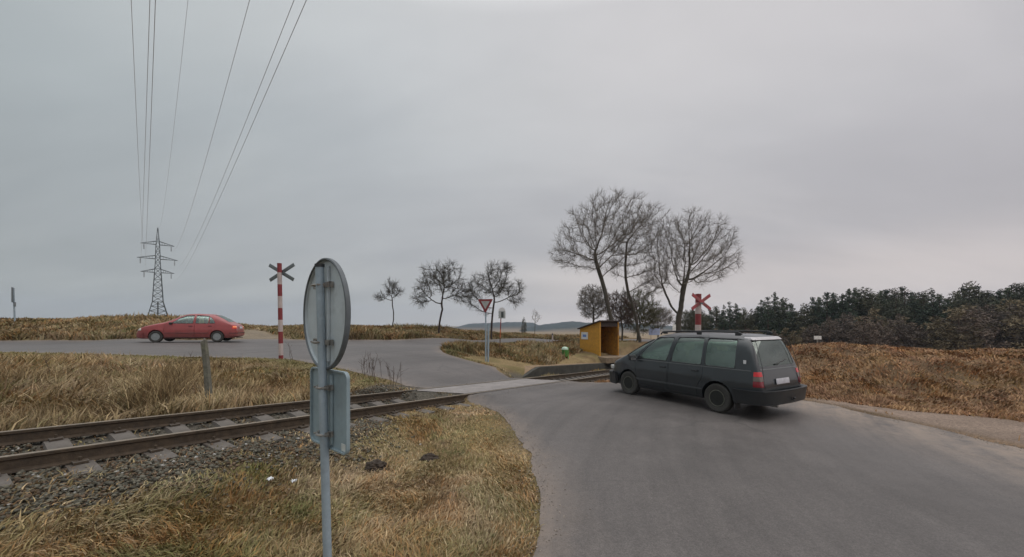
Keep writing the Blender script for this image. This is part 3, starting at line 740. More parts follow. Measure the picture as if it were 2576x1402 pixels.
def crossbuck(u0, v0, Y, u1, v1, wpx, label, facing, blade, side):
    x, y, z = PX(u0, v0, Y); g = T1(x, y) - .1
    xt, yt, zt = PX(u1, v1, Y)
    r = tag(empty('crossbuck_post', (x, y, z)), label, 'crossing sign', 'level crossing warning posts')
    H = zt - z; lean = Vector(((xt - x) / H, 0, 1)); rad = wpx / FPX * Y / 2
    m = MB(); k = 0; seg = .415; zz = H
    mats_ = [M_red, M_white]
    while zz > -.4:
        z1 = zz - seg * (.75 if k == 0 else 1)
        m.tube([lean * z1, lean * zz], rad, 16, mi=k % 2); zz = z1; k += 1
    m.build('pole', mats_, r)
    m = MB(); m.lathe([(rad + .004, 0), (rad + .004, .015), (0, .03)], Matrix.Translation(lean * H), 16); m.build('cap', M_red, r)
    fa = R(facing); n_ = Vector((math.sin(fa), math.cos(fa), 0)); t_ = Vector((math.cos(fa), -math.sin(fa), 0))
    c = lean * (H - .29) + n_ * (rad + .025) * side
    for sg in (-1, 1):
        d = (t_ * math.cos(R(29)) + Vector((0, 0, 1)) * math.sin(R(29)) * sg).normalized(); e = n_.cross(d)
        Mx = Matrix((d, e, n_)).transposed().to_4x4(); Mx.translation = c + n_ * .012 * sg
        m = MB(); m.box((0, 0, 0), (1.12, .125, .02), bevel=.004, mi=0)
        b_ = side
        for q in (-.42, .42): m.box((q, 0, .0125 * b_), (.24, .119, .003), mi=1)
        m.box((0, 0, .0125 * b_), (.26, .119, .003), mi=1)
        m.bm.transform(Mx); m.build('cross_blade', blade, r, 30)
    m = MB(); m.box(tuple(lean * (H - .34) + n_ * rad * side * .9), (.16, .16, .05)); m.build('bracket', M_grey, r, 0)
crossbuck(707, 908, 13.7, 703, 664, 10.5, 'red and white striped post with grey crossbuck back left of the road sign', 10, [M_grey, M_white], 1)
crossbuck(1755, 905, 14.6, 1757, 741, 14, 'red and white striped post with red crossbuck behind the van', -25, [mat('faded cross paint', (.24, .07, .07), .6), M_darkred], -1)
def triangle_pts(a, rad=.04):
    h = a * math.sqrt(3) / 2; P = [(-a / 2, h / 3), (a / 2, h / 3), (0, -2 * h / 3)]
    out = []
    for i in range(3):
        p = Vector(P[i]); q = (Vector(P[i - 1]) - p).normalized(); s = (Vector(P[(i + 1) % 3]) - p).normalized()
        for k in range(5): w = k / 4; out.append(tuple(p + (q * (1 - w) ** 2 + s * w ** 2) * rad * 1.6))
    return out
def giveway():
    Y = 17.6; x, y, z = PX(1222, 905, Y); g = min(z, T1(x, y))
    r = tag(empty('give_way_sign', (x, y, z)), 'red bordered give way triangle sign on a grey pole by the junction', 'give way sign')
    top = EYE + (HY - 753) / FPX * Y - z; a = .74
    n_ = Vector((.50, -.866, 0)).normalized(); n_ = Vector((-.28, -.96, 0)).normalized(); t_ = Vector((-n_.y, n_.x, 0)); t_ = t_ if t_.x > 0 else -t_
    Mx = Matrix((t_, Vector((0, 0, 1)), t_.cross(Vector((0, 0, 1))))).transposed().to_4x4()
    hh = a * math.sqrt(3) / 2; Mx.translation = Vector((.0, 0, top - hh / 3)) + n_ * .05
    m = MB(); m.prism(triangle_pts(a), -.004, .004, Mx); b = m.build('sign_face', M_red, r, 0)
    m = MB(); m.prism(triangle_pts(a * .56, .01), .0045, .007, Mx); m.build('sign_centre', mat('old sign grey', (.36, .37, .35), .6), b, 0)
    m = MB(); m.tube([(0, 0, -.4), (0, 0, top - .05)], .034, 12); m.build('pole', M_galv, r)
    m = MB(); m.tube([(.10, .10, -.4), (.115, .10, 1.62)], .045, 12); m.build('second_pole', M_galv, r)
    for zz in (top - .15, top - .4):
        m = MB(); m.box(tuple(Vector((0, 0, zz)) + n_ * .02), (.12, .07, .03)); m.build('clamp', M_clamp, r, 0)
giveway()
def busstop():
    Y = 20.8; x, y, z = PX(1257, 885, Y)
    r = tag(empty('bus_stop_sign', (x, y, z)), 'bus stop sign with white plate on a thin red pole', 'bus stop sign')
    top = EYE + (HY - 776) / FPX * Y - z; k = FPX / Y
    dx = (1261 - 1257) / k
    m = MB(); lean = dx / top
    zs = [-.5, .30, .62, top - .45]; 
    for i, (a, b) in enumerate(((-.4, .75), (.75, 1.2), (1.2, top - .1))): m.tube([(lean * a, 0, a), (lean * b, 0, b)], .026, 10, mi=i)
    m.build('pole', [mat('rust brown pole', (.14, .085, .05), .8), mat('faded orange pole', (.45, .12, .04), .7), M_red], r)
    c = Vector((dx + .04, -.04, top - .34))
    m = MB(); m.box(tuple(c), (.37, .02, .40), bevel=.006); b = m.build('sign_plate', mat('pale grey sign', (.36, .38, .38), .6), r, 0)
    m = MB(); m.box(tuple(c + Vector((.02, -.0125, .0))), (.13, .004, .30)); m.build('bus_symbol', mat('dark bus symbol', (.05, .06, .06), .6), b, 0)
    m = MB(); Mx = Matrix((Vector((1, 0, 0)), Vector((0, 0, 1)), Vector((0, -1, 0)))).transposed().to_4x4(); Mx.translation = c + Vector((0, 0, .205))
    m.prism([(.18 * math.cos(a), .18 * math.sin(a)) for a in [PI * q / 16 for q in range(17)]], -.01, .01, Mx); m.build('round_top', M_signw, r, 0)
busstop()
def leftsign():
    Y = 23.4; x, y, z = PX(38, 800, Y); top = EYE + (HY - 725) / FPX * Y
    r = tag(empty('roadside_sign', (x, y, z - .2)), 'grey road sign seen edge on atop the left bank', 'road sign')
    H = top - z + .2
    m = MB(); m.tube([(0, 0, -.4), (-.10, 0, H)], .04, 10); m.build('pole', M_galv, r)
    rot = Matrix.Rotation(R(134), 3, 'Z'); 
    m = MB(); m.box((-.06, -.06, H - .42), (.70, .02, .90), rot, bevel=.005); m.build('sign_plate', mat('dark sign back', (.12, .14, .15), .6), r, 0)
    m = MB(); m.box((.06, -.06, H - .98), (.50, .02, .26), rot); m.build('lower_plate', mat('dark sign back small', (.12, .14, .15), .6), r, 0)
leftsign()
def fencepost():
    Y = 7.9; x, y, z = PX(529, 1022, Y); xt, _, zt = PX(513, 857, Y)
    g = min(z, T1(x, y)) - .2
    r = tag(empty('fence_post', (x, y, z)), 'old leaning concrete post in the long grass beside the rails', 'post')
    H = zt - z; m = MB(); n = 8
    ln = (xt - x) / H
    for k in range(n):
        pass
    prev = None
    for k in range(n + 1):
        zz = -.3 + (H + .3) * k / n; w = .056 - .010 * k / n
        j = [random.uniform(-.004, .004) for _ in range(4)]
        rg = [m.bm.verts.new((ln * zz + sx * (w + j[i]), sy * (w * .8 + j[i]), zz + (0.02 * sx if k == n else 0))) for i, (sx, sy) in enumerate(((-1, -1), (1, -1), (1, 1), (-1, 1)))]
        if prev:
            for i in range(4): m.bm.faces.new((prev[i], prev[(i + 1) % 4], rg[(i + 1) % 4], rg[i]))
        else: m.bm.faces.new(rg)
        prev = rg
    m.bm.faces.new(prev); bmesh.ops.bevel(m.bm, geom=list(m.bm.edges), offset=.006, segments=1, affect='EDGES')
    m.build('shaft', M_post, r, 0)
    m = MB(); m.tube([(ln * (H) - .0, .0, H - .05), (ln * H + .01, 0, H + .045)], [.022, .014], 6); m.build('wire_pin', M_clamp, r)
fencepost()
def smallsign(name, u, v, Y, w, h, label, cat, col, leg=.9):
    x, y, z = PX(u, v, Y)
    r = tag(empty(name, (x, y, z - leg)), label, cat)
    m = MB(); m.box((0, 0, leg), (w, .03, h), bevel=.008); m.build('board', mat(name + ' paint', col, .6, dirt=(.4, .35, .3, .5)), r, 0)
    for q in ((-w * .3, w * .3) if w > .6 else (0,)):
        m = MB(); m.tube([(q, .03, -.3), (q, .03, leg)], .025, 8); m.build('leg', M_clamp, r)
smallsign('notice_board', 2057, 850, 19, .36, .17, 'small white board above the brown bank right of the van', 'board', (.75, .73, .70), .75)
smallsign('notice_board', 1696, 826, 33, .28, .62, 'white notice at the foot of the rightmost tall tree', 'board', (.8, .8, .76), .9)
smallsign('notice_board', 1646, 835, 48, 1.35, .8, 'pale blue board behind the tall trees near the van', 'board', (.42, .50, .72), .9)
def markerpost():
    x, y, z = PX(1390, 852, 36); g = T1(x, y)
    r = tag(empty('marker_post', (x, y, g)), 'small white roadside marker post far down the road', 'marker post')
    m = MB(); m.box((0, 0, .3), (.12, .06, 1.0), bevel=.02); m.build('shaft', M_white, r, 0)
    m = MB(); m.box((0, -.032, .62), (.10, .005, .16)); m.build('reflector', M_black, r, 0)
markerpost()
# litter and molehills
def litter(u, v, label, seed):
    x, y, z = byz(u, v, 0.12); 
    for _ in range(8):
        z = T1(x, y) + .03; x, y, z = byz(u, v, z)
    rs = random.Random(seed); bm = bmesh.new(); bmesh.ops.create_grid(bm, x_segments=5, y_segments=5, size=.027)
    for vv in bm.verts: vv.co.z += rs.uniform(0, .035); vv.co.x *= rs.uniform(.7, 1.2); vv.co.y *= rs.uniform(.6, 1)
    me = bpy.data.meshes.new('litter'); bm.to_mesh(me); bm.free(); me.materials.append(M_paper)
    o = bpy.data.objects.new('paper_litter', me); C.objects.link(o); o.location = (x, y, z + .05)
    sm = o.modifiers.new('t', 'SOLIDIFY'); sm.thickness = .002
    tag(o, label, 'litter', 'crumpled paper pieces in the grass')
litter(680, 1219, 'larger crumpled white paper in the grass near the ballast', 3)
litter(740, 1224, 'smaller white paper scrap in the grass left of the sign pole', 5)
def molehill(u, v, w, h, label, seed):
    x, y, z = byz(u, v, 0.1)
    for _ in range(8): x, y, z = byz(u, v, T1(x, y))
    bm = bmesh.new(); bmesh.ops.create_icosphere(bm, subdivisions=4, radius=1)
    for q in bm.verts:
        n = float(fbm(q.co.x * 1.0 + seed, q.co.y + q.co.z, 3.0, seed, 3)); rr_ = math.hypot(q.co.x, q.co.y)
        q.co *= .62 + .8 * n; q.co.z = max(q.co.z, -.2) * (1.0 - .3 * rr_)
        q.co.x *= w; q.co.y *= w; q.co.z *= h
    me = bpy.data.meshes.new('molehill'); bm.to_mesh(me); bm.free(); me.materials.append(M_earth)
    o = bpy.data.objects.new('molehill', me); C.objects.link(o); o.location = (x, y, T1(x, y) - .01)
    tag(o, label, 'molehill', 'molehills in the verge')
molehill(945, 1174, .15, .10, 'dark earth molehill nearer the sign pole', 3)
molehill(1080, 1154, .14, .085, 'dark earth molehill nearer the road edge', 9)
# ------------------------------------------------------------------ pylon and wires
PY = 112.0
def pylon():
    cx, cy, _ = PX(397, 800, PY); zb = T1(cx, cy); zt = EYE + (HY - 573) / FPX * PY; zbase = EYE + (HY - 806) / FPX * PY
    r = tag(empty('electricity_pylon', (cx, cy, zbase)), 'tall grey lattice electricity pylon behind the left bank', 'pylon')
    Hh = zt - zbase; rz = math.atan2(.726, .687) - PI / 2 - .12
    al = R(43)   # arm direction
    ax = Vector((math.cos(al), math.sin(al), 0)); bx = Vector((-ax.y, ax.x, 0))
    def wid(z):
        f = z / Hh
        return np.interp(f, [-.2, 0, .2, .62, .80, 1.0], [3.2, 2.4, 1.15, .55, .42, .03])
    m = MB(); L = [-.2 * Hh] + [Hh * q for q in (0, .05, .10, .15, .20, .26, .32, .38, .44, .50, .56, .62, .68, .74, .80, .90, 1.0)]
    cn = lambda z, i: (ax * (1 if i in (0, 1) else -1) + bx * (1 if i in (1, 2) else -1)) * wid(z) + Vector((0, 0, z))
    for a, b in zip(L, L[1:]):
        for i in range(4):
            m.tube([cn(a, i), cn(b, i)], .11 if a < Hh * .5 else .08, 4, cap=False)
            j = (i + 1) % 4
            m.tube([cn(a, i), cn(b, j)], .045, 3, cap=False); m.tube([cn(a, j), cn(b, i)], .045, 3, cap=False)
            if a > 0: m.tube([cn(a, i), cn(a, j)], .045, 3, cap=False)
    m.tube([(0, 0, -3), (0, 0, Hh * .2)], .17, 5, cap=False)
    m.build('lattice_tower', M_steel, r)
    tips = []
    for v, hw in ((616, 3.6), (652, 4.35), (686, 3.6)):
        z = EYE + (HY - v) / FPX * PY - zbase
        for sg in (-1, 1):
            m = MB(); w = wid(z); tip = ax * sg * hw + Vector((0, 0, z + .0))
            rt = [cn(z, i) for i in ((0, 1) if sg > 0 else (2, 3))]; up = [p + Vector((0, 0, .95)) for p in rt]
            for p in rt + up: m.tube([p, tip], .075, 4, cap=False)
            for k in range(1, 6):
                a0 = [p.lerp(tip, k / 6) for p in rt + up]
                m.tube([a0[0], a0[1]], .03, 3, cap=False); m.tube([a0[0], a0[2]], .03, 3, cap=False); m.tube([a0[1], a0[3]], .03, 3, cap=False)
            m.build('cross_arm', M_steel, r)
            m = MB(); q = ax * sg * (hw - .7) + Vector((0, 0, z))
            m.tube([q, q - Vector((0, 0, .25))], .03, 5)
            for k in range(9): m.tube([q - Vector((0, 0, .25 + k * .15)), q - Vector((0, 0, .33 + k * .15))], .13, 8)
            m.build('insulator', mat('insulator', (.16, .17, .19), .4), r)
            tips.append(Vector((cx, cy, zbase)) + q - Vector((0, 0, 1.6)))
    return tips, Vector((cx, cy, zt))
tips, ptip = pylon()
def wire(A_, uB, zB, label, rad=.020):
    Yb = (zB - EYE) * FPX / HY; B_ = Vector(((uB - CX) / FPX * Yb, Yb, zB))
    dh = Vector((B_.x - A_.x, B_.y - A_.y, 0)); L = 230.0; dl = dh.length; t = dl / L; d = dh.normalized()
    # parabola through A (s=0), B (s=t) and a far tower at A's height (s=1)
    sag = (A_.z - zB) / (4 * t * (1 - t))
    pts = [Vector((A_.x + d.x * L * s, A_.y + d.y * L * s, A_.z - 4 * sag * s * (1 - s))) for s in [k / 90 for k in range(91)]]
    m = MB(); m.tube(pts, rad, 5, cap=False); me = m.mesh('power_line'); me.materials.append(M_wire)
    o = bpy.data.objects.new('power_line', me); C.objects.link(o); tag(o, label, 'power line', 'overhead power lines to the pylon')
for k, (i, u, zB, lb) in enumerate(((0, 330, 14.5, 'leftmost overhead line running to the top left pylon arm'), (2, 377, 11.5, 'overhead line second from the left over the bank'), (4, 391, 8.8, 'overhead line third from left, close beside the second'),
                                    (1, 628, 14.5, 'single overhead line in the middle of the right hand bundle'), (3, 740, 11.5, 'inner one of the two rightmost overhead lines'), (5, 771, 8.8, 'rightmost overhead line of the sky'))):
    wire(tips[i], u, zB, lb, [.010, .009, .007, .010, .009, .007][k])
wire(ptip, 473, 17.5, 'faint earth wire running to the very tip of the pylon', .008)
# ------------------------------------------------------------------ cars
def loft_mesh(sp, sc=(1, 1, 1), zc=.85):
    H = sp['H']; Wd = sp['W']; Bt = sp['B']; ZB = sp['ZB']
    x0 = H[0][0]; x1 = H[-1][0]
    f = lambda L, x: np.interp(x, [p[0] for p in L], [p[1] for p in L])
    xs = np.unique(np.concatenate([np.linspace(x0, x0 + .28, 24), np.linspace(x0 + .28, x1 - .28, 96), np.linspace(x1 - .28, x1, 24)]))
    fine = np.linspace(x0, x1, 1200); k = np.exp(-.5 * (np.arange(-30, 31) / 9.0) ** 2); k /= k.sum()
    def sm(L):
        y = f(L, fine); yp = np.r_[np.full(30, y[0]), y, np.full(30, y[-1])]
        ys = np.convolve(yp, k, 'valid'); e = np.minimum(fine - x0, x1 - fine); w = np.clip(e / .12, 0, 1)
        return np.interp(xs, fine, y * (1 - w) + ys * w)
    h = sm(H); w = sm(Wd); bt = sm(Bt); zb = sm(ZB)
    V = []; NR = None
    for i, x in enumerate(xs):
        hh, ww, b, z0 = h[i], w[i], bt[i], zb[i]
        hh = max(hh, z0 + .1); zs = min(b, z0 + (hh - z0) * .86)
        pts = [(0, z0), (ww * .5, z0), (ww * .88, z0)]
        for q in np.linspace(0.0, 1, 12):
            z = z0 + .02 + (zs - z0 - .02) * q
            yy = ww * (1 - .075 * max(0, (.50 - z) / .3) ** 1.5 - .05 * max(0, (z - .62) / .4) ** 1.6)
            if abs(z - sp.get('crease', .72)) < .03: yy += .004
            pts.append((yy, z))
        wb = pts[-1][0]; up = hh - zs; tum = sp['tumble'] * min(1, up / .62)
        for a in np.linspace(0, PI / 2, 18)[1:]:
            n = sp.get('n', 5.0); c_ = abs(math.cos(a)) ** (2 / n); s_ = abs(math.sin(a)) ** (2 / n)
            pts.append((max(wb * (1 - tum * s_ ** 1.15) * c_, 0), zs + up * s_))
        pts[-1] = (0, hh)
        ring = pts + [(-y, z) for y, z in pts[-2:0:-1]]
        V += [(x * sc[0], y * sc[1], zc + (z - zc) * sc[2]) for y, z in ring]
        NR = len(ring)
    F = []
    n = len(xs)
    for i in range(n - 1):
        for k_ in range(NR): F.append((i * NR + k_, i * NR + (k_ + 1) % NR, (i + 1) * NR + (k_ + 1) % NR, (i + 1) * NR + k_))
    F.append(tuple(range(NR))[::-1]); F.append(tuple((n - 1) * NR + k_ for k_ in range(NR)))
    bm = bmesh.new(); vs = [bm.verts.new(v) for v in V]
    for q in F:
        try: bm.faces.new([vs[i] for i in q])
        except ValueError: pass
    bmesh.ops.triangulate(bm, faces=[q for q in bm.faces if len(q.verts) > 4])
    bmesh.ops.recalc_face_normals(bm, faces=bm.faces)
    me = bpy.data.meshes.new('l'); bm.to_mesh(me); bm.free(); return me
def boolean(me, cutter, op):
    a = bpy.data.objects.new('a', me); b = bpy.data.objects.new('b', cutter); C.objects.link(a); C.objects.link(b)
    m = a.modifiers.new('b', 'BOOLEAN'); m.object = b; m.operation = op; m.solver = 'EXACT'
    dg = bpy.context.evaluated_depsgraph_get(); r = bpy.data.meshes.new_from_object(a.evaluated_get(dg))
    bpy.data.objects.remove(a); bpy.data.objects.remove(b); return r
def prism_side(poly, y0, y1):
    m = MB(); M = Matrix(((1, 0, 0, 0), (0, 0, 1, 0), (0, 1, 0, 0), (0, 0, 0, 1))); m.prism(poly, y0, y1, M); return m.mesh()
def prism_end(poly, x0, x1):
    m = MB(); M = Matrix(((0, 0, 1, 0), (1, 0, 0, 0), (0, 1, 0, 0), (0, 0, 0, 1))); m.prism(poly, x0, x1, M); return m.mesh()
def rnd(poly, rad=.04, k=4):
    out = []; n = len(poly)
    for i in range(n):
        p = Vector(poly[i]); a = Vector(poly[i - 1]) - p; b = Vector(poly[(i + 1) % n]) - p
        r_ = min(rad, a.length * .4, b.length * .4); a = p + a.normalized() * r_; b = p + b.normalized() * r_
        for j in range(k + 1): t = j / k; q = a * (1 - t) ** 2 + p * 2 * t * (1 - t) + b * t * t; out.append((q.x, q.y))
    return out
def grow(poly, d):
    n = len(poly); out = []; ar = sum(poly[i - 1][0] * poly[i][1] - poly[i][0] * poly[i - 1][1] for i in range(n)); sg = 1 if ar > 0 else -1
    for i in range(n):
        p = Vector(poly[i]); e0 = (p - Vector(poly[i - 1])).normalized(); e1 = (Vector(poly[(i + 1) % n]) - p).normalized()
        nn = Vector((e0.y + e1.y, -e0.x - e1.x)) * sg; nn.normalize(); out.append(tuple(p + nn * d))
    return out
def surf_y(sp, x, z):
    "half width of the body at x, z, by section"
    f = lambda L: float(np.interp(x, [p[0] for p in L], [p[1] for p in L]))
    hh, ww, b, z0 = f(sp['H']), f(sp['W']), f(sp['B']), f(sp['ZB']); zs = min(b, z0 + (hh - z0) * .86)
    g = lambda z: ww * (1 - .075 * max(0, (.50 - z) / .3) ** 1.5 - .05 * max(0, (z - .62) / .4) ** 1.6)
    if z <= zs: return g(z)
    up = hh - zs; s_ = min((z - zs) / up, .999); n = sp.get('n', 5.0); c_ = (1 - s_ ** n) ** (1 / n)
    return g(zs) * (1 - sp['tumble'] * min(1, up / .62) * s_ ** 1.15) * c_
def make_car(sp, root, mats):
    body = loft_mesh(sp)
    hol = loft_mesh(sp, sp['inner']); bx = MB(); bx.box((0, 0, sp['floor'] + 1), (6, 4, 2)); hol = boolean(hol, bx.mesh(), 'INTERSECT')
    shell = boolean(body, hol, 'DIFFERENCE')
    ar = MB()
    for ax_ in sp['axles']:
        for s in (-1, 1):
            M = Matrix.Translation((ax_, s * .78, sp['wr'] + .02)) @ Matrix.Rotation(PI / 2, 4, 'X'); ar.lathe([(sp['arch'], -.26), (sp['arch'], .26)], M, 40)
    shell = boolean(shell, ar.mesh(), 'DIFFERENCE')
    gs = boolean(loft_mesh(sp, tuple(1 - .006 / q for q in (2.2, .85, .7))), loft_mesh(sp, tuple(1 - .014 / q for q in (2.2, .85, .7))), 'DIFFERENCE')
    def glass(cut, name, parent, refl=None):
        g = boolean(gs.copy(), cut, 'INTERSECT'); g.materials.clear()
        return finish(name, g, mats['glass'], parent, 40)
    doors = []
    for sd in (1, -1):
        for dp in sp['doors']:
            pr = prism_side(dp, .35 * sd, 1.2 * sd)
            d = boolean(shell.copy(), pr, 'INTERSECT')
            shell = boolean(shell, prism_side(grow(dp, .008), .35 * sd, 1.2 * sd), 'DIFFERENCE')
            doors.append([sd, dp, d])
    win = [[sd, rnd(w), k] for sd in (1, -1) for w, k in sp['windows']]
    for sd, w, k in win:
        cut = prism_side(w, .3 * sd, 1.2 * sd)
        if k < 0: shell = boolean(shell, cut, 'DIFFERENCE')
        else:
            j = k + (0 if sd > 0 else len(sp['doors'])); doors[j][2] = boolean(doors[j][2], cut.copy(), 'DIFFERENCE')
    wf, wr = rnd(sp['wfront'][0], .06), rnd(sp['wrear'][0], .06)
    shell = boolean(shell, prism_end(wf, *sp['wfront'][1]), 'DIFFERENCE')
    shell = boolean(shell, prism_end(wr, *sp['wrear'][1]), 'DIFFERENCE')
    shell.materials.clear(); b = finish('body', shell, mats['paint'], root, 35)
    dob = []
    for sd, dp, d in doors:
        d.materials.clear(); dob.append(finish('door', d, mats['paint'], root, 35))
    for sd, w, k in win:
        par = root if k < 0 else dob[k + (0 if sd > 0 else len(sp['doors']))]
        glass(prism_side(grow(w, .004), .3 * sd, 1.2 * sd), 'side_window', par)
        # rubber surround
        q = w + [w[0]]; m = MB(); m.tube([(x, sd * (surf_y(sp, x, z) - .0), z) for x, z in q], .010, 5); m.build('window_seal', mats['plastic'], par)
    glass(prism_end(wf, *sp['wfront'][1]), 'windscreen', root); glass(prism_end(wr, *sp['wrear'][1]), 'rear_window', root)
    for i, (sd, dp, d) in enumerate(doors):
        hx, hz = sp['handles'][i % len(sp['doors'])]; y = surf_y(sp, hx, hz) * sd
        m = MB(); m.box((hx, y + .012 * sd, hz), (.17, .03, .035), bevel=.008); m.build('handle', mats['handle'], dob[i])
    # underbody, wheel wells
    m = MB(); m.box((0, 0, .30), (sp['axles'][0] * 2 + .2, 1.05, .14)); m.box((sp['axles'][0] + .1, 0, .42), (.9, .95, .3)); m.box((sp['axles'][1] - .1, 0, .42), (.9, .95, .3)); m.build('underbody', M_plastic, root, 0)
    # wheels
    for ax_ in sp['axles']:
        for s in (-1, 1):
            wx = empty('wheel', (0, 0, 0)); wx.parent = root; wx.location = (ax_, s * sp['track'], sp['wr']); R_ = sp['wr']; rr_ = sp['rim']
            M = Matrix.Rotation(-PI / 2 * s, 4, 'X')
            m = MB(); m.lathe([(rr_, -.085), (rr_ + .02, -.095), (R_ - .035, -.098), (R_ - .008, -.08), (R_, -.05), (R_, .05), (R_ - .008, .08), (R_ - .035, .098), (rr_ + .02, .095), (rr_, .085), (rr_ - .01, .0), (rr_, -.085)], M, 40); m.build('tyre', M_rubber, wx)
            m = MB(); m.lathe([(rr_ + .004, .088), (rr_ - .012, .078), (rr_ - .025, .05), (rr_ * .72, .035 + sp['dish']), (rr_ * .5, .045 + sp['dish']), (rr_ * .36, .03 + sp['dish']), (rr_ * .3, .055 + sp['dish']), (0, .06 + sp['dish'])], M, 40)
            for k in range(sp['holes']):
                a = 2 * PI * k / sp['holes']; q = M @ Vector((rr_ * .76 * math.cos(a), rr_ * .76 * math.sin(a), .040 + sp['dish']))
                m.box(tuple(q), (.05, .03, .05), Matrix.Rotation(0, 3, 'Y'), mi=1)
            for k in range(5):
                a = 2 * PI * k / 5; q = M @ Vector((rr_ * .30 * math.cos(a), rr_ * .30 * math.sin(a), .062 + sp['dish'])); m.box(tuple(q), (.018, .02, .018), mi=1)
            m.lathe([(rr_ - .004, .089), (rr_ - .004, .094), (rr_ - .022, .094), (rr_ - .024, .085)], M, 40, mi=1 if 'rimb' in mats else 0, cap=False); m.build('rim', [mats['rim'], mats.get('rimb', M_plastic)], wx)
    # seats
    for px, py, wd in sp['seats']:
        m = MB(); m.box((px, py, .78), (.5, wd, .16), bevel=.05); m.box((px - .25, py, 1.02), (.13, wd, .50), Matrix.Rotation(R(-12), 3, 'Y'), bevel=.05)
        for hy in ((0,) if wd < .7 else (-.38, .38)): m.box((px - .33, py + hy, sp['hr']), (.09, .24, .17), bevel=.04)
        m.build('seat', M_seat, root, 40)
    m = MB(); m.box((sp['dash'], 0, sp['dashz']), (.35, 1.35, .2), bevel=.06); m.build('dashboard', M_plastic, root, 40)
    m = MB(); c = Vector((sp['dash'] - .32, .37, sp['dashz'] + .02)); ca = Matrix.Rotation(R(65), 3, 'Y')
    m.tube([c + ca @ Vector((.18 * math.cos(2 * PI * k / 20), .18 * math.sin(2 * PI * k / 20), 0)) for k in range(21)], .014, 6); m.build('steering_wheel', M_plastic, root)
    return b, dob
def on_surf(sp, name, poly, m, root, off=.006, th=.03, sd=1):
    "a slab cut from the body's own surface by a side polygon"
    a = loft_mesh(sp, tuple(1 + off / q for q in (2.2, .85, .7))); r = boolean(a, prism_side(poly, .2 * sd, 1.3 * sd), 'INTERSECT'); r2 = loft_mesh(sp, tuple(1 - th / q for q in (2.2, .85, .7)))
    r = boolean(r, r2, 'DIFFERENCE'); r.materials.clear(); return finish(name, r, m, root, 35)
def on_end(sp, name, poly, x0, x1, m, root, off=.006, th=.03):
    a = loft_mesh(sp, tuple(1 + off / q for q in (2.2, .85, .7))); r = boolean(a, prism_end(poly, x0, x1), 'INTERSECT'); r2 = loft_mesh(sp, tuple(1 - th / q for q in (2.2, .85, .7)))
    r = boolean(r, r2, 'DIFFERENCE'); r.materials.clear(); return finish(name, r, m, root, 35)
def carpaint(name, col, lowc, rough=.32, coat=.5):
    m = mat(name, col, rough, .0, .06, 3, 0, 40, coat=coat, dirt=(*lowc, .35)); b = m.node_tree.nodes['Principled BSDF']; b.inputs['Coat Roughness'].default_value = .12
    t = m.node_tree; tcn = N(t, 'ShaderNodeTexCoord'); sp = N(t, 'ShaderNodeSeparateXYZ'); t.links.new(tcn.outputs['Object'], sp.inputs[0])
    nz = N(t, 'ShaderNodeTexNoise'); nz.inputs['Scale'].default_value = 6; nz.inputs['Detail'].default_value = 5; t.links.new(tcn.outputs['Object'], nz.inputs[0])
    # road spray low on the red car; the van darkens towards the bottom
    f = ramp(t, val(t, 'ADD', sp.outputs[2], val(t, 'MULTIPLY', nz.outputs[0], .5)), [(.45, .55), (.95, .0)])
    old = b.inputs['Base Color'].links[0].from_socket
    t.links.new(mixc(t, f, old, lowc), b.inputs['Base Color'])
    t.links.new(val(t, 'MULTIPLY_ADD', f, .45, rough), b.inputs['Roughness']); 
    t.links.new(val(t, 'MULTIPLY_ADD', f, -coat, coat, clamp=True), b.inputs['Coat Weight'])
    return m
# --- dark people carrier
VAN = dict(
    H=[(-2.20, .62), (-2.185, .74), (-2.15, .90), (-2.10, 1.05), (-2.02, 1.36), (-1.95, 1.56), (-1.87, 1.66), (-1.6, 1.70), (-.6, 1.715), (.15, 1.69), (.50, 1.63), (.85, 1.47), (1.3, 1.20), (1.55, 1.04), (1.9, .90), (2.06, .80), (2.15, .68), (2.20, .55), (2.22, .44)],
    W=[(-2.20, .76), (-2.17, .82), (-2.05, .865), (-1.5, .885), (0, .89), (1.2, .885), (1.6, .85), (1.9, .77), (2.08, .66), (2.18, .54), (2.22, .42)],
    B=[(-2.2, 1.00), (0, .99), (1.0, .97), (2.2, .9)], ZB=[(-2.2, .34), (-1.9, .27), (1.9, .22), (2.22, .26)],
    tumble=.17, n=5.0, inner=(.985, .955, .955), floor=.70, axles=(1.30, -1.28), arch=.355, wr=.315, rim=.185, dish=-.03, holes=8, track=.775, crease=.70,
    doors=[[(.90, .33), (1.0, .58), (1.07, .98), (.50, 1.62), (-.12, 1.635), (.01, .98), (.03, .32)], [(-.01, .32), (-.03, .98), (-.155, 1.64), (-.93, 1.64), (-.93, .74), (-.80, .50), (-.78, .32)]],
    windows=[([(1.00, 1.02), (.06, 1.01), (-.065, 1.585), (.46, 1.575)], 0), ([(-.06, 1.01), (-.89, 1.00), (-.88, 1.60), (-.185, 1.60)], 1), ([(-.975, 1.00), (-1.67, .99), (-1.64, 1.59), (-.965, 1.60)], -1), ([(1.12, 1.04), (1.40, 1.055), (1.16, 1.225), (.82, 1.425), (.62, 1.52), (.585, 1.515)], -1)],
    wfront=([(-.76, 1.10), (.76, 1.10), (.66, 1.585), (-.66, 1.585)], (.35, 1.9)), wrear=([(-.70, 1.05), (.70, 1.05), (.62, 1.575), (-.62, 1.575)], (-2.4, -1.75)),
    handles=[(.15, .86), (-.75, .86)], seats=[(.35, .38, .52), (.35, -.38, .52), (-.55, .0, 1.3), (-1.45, 0, 1.3)], hr=1.32, dash=1.15, dashz=.96)
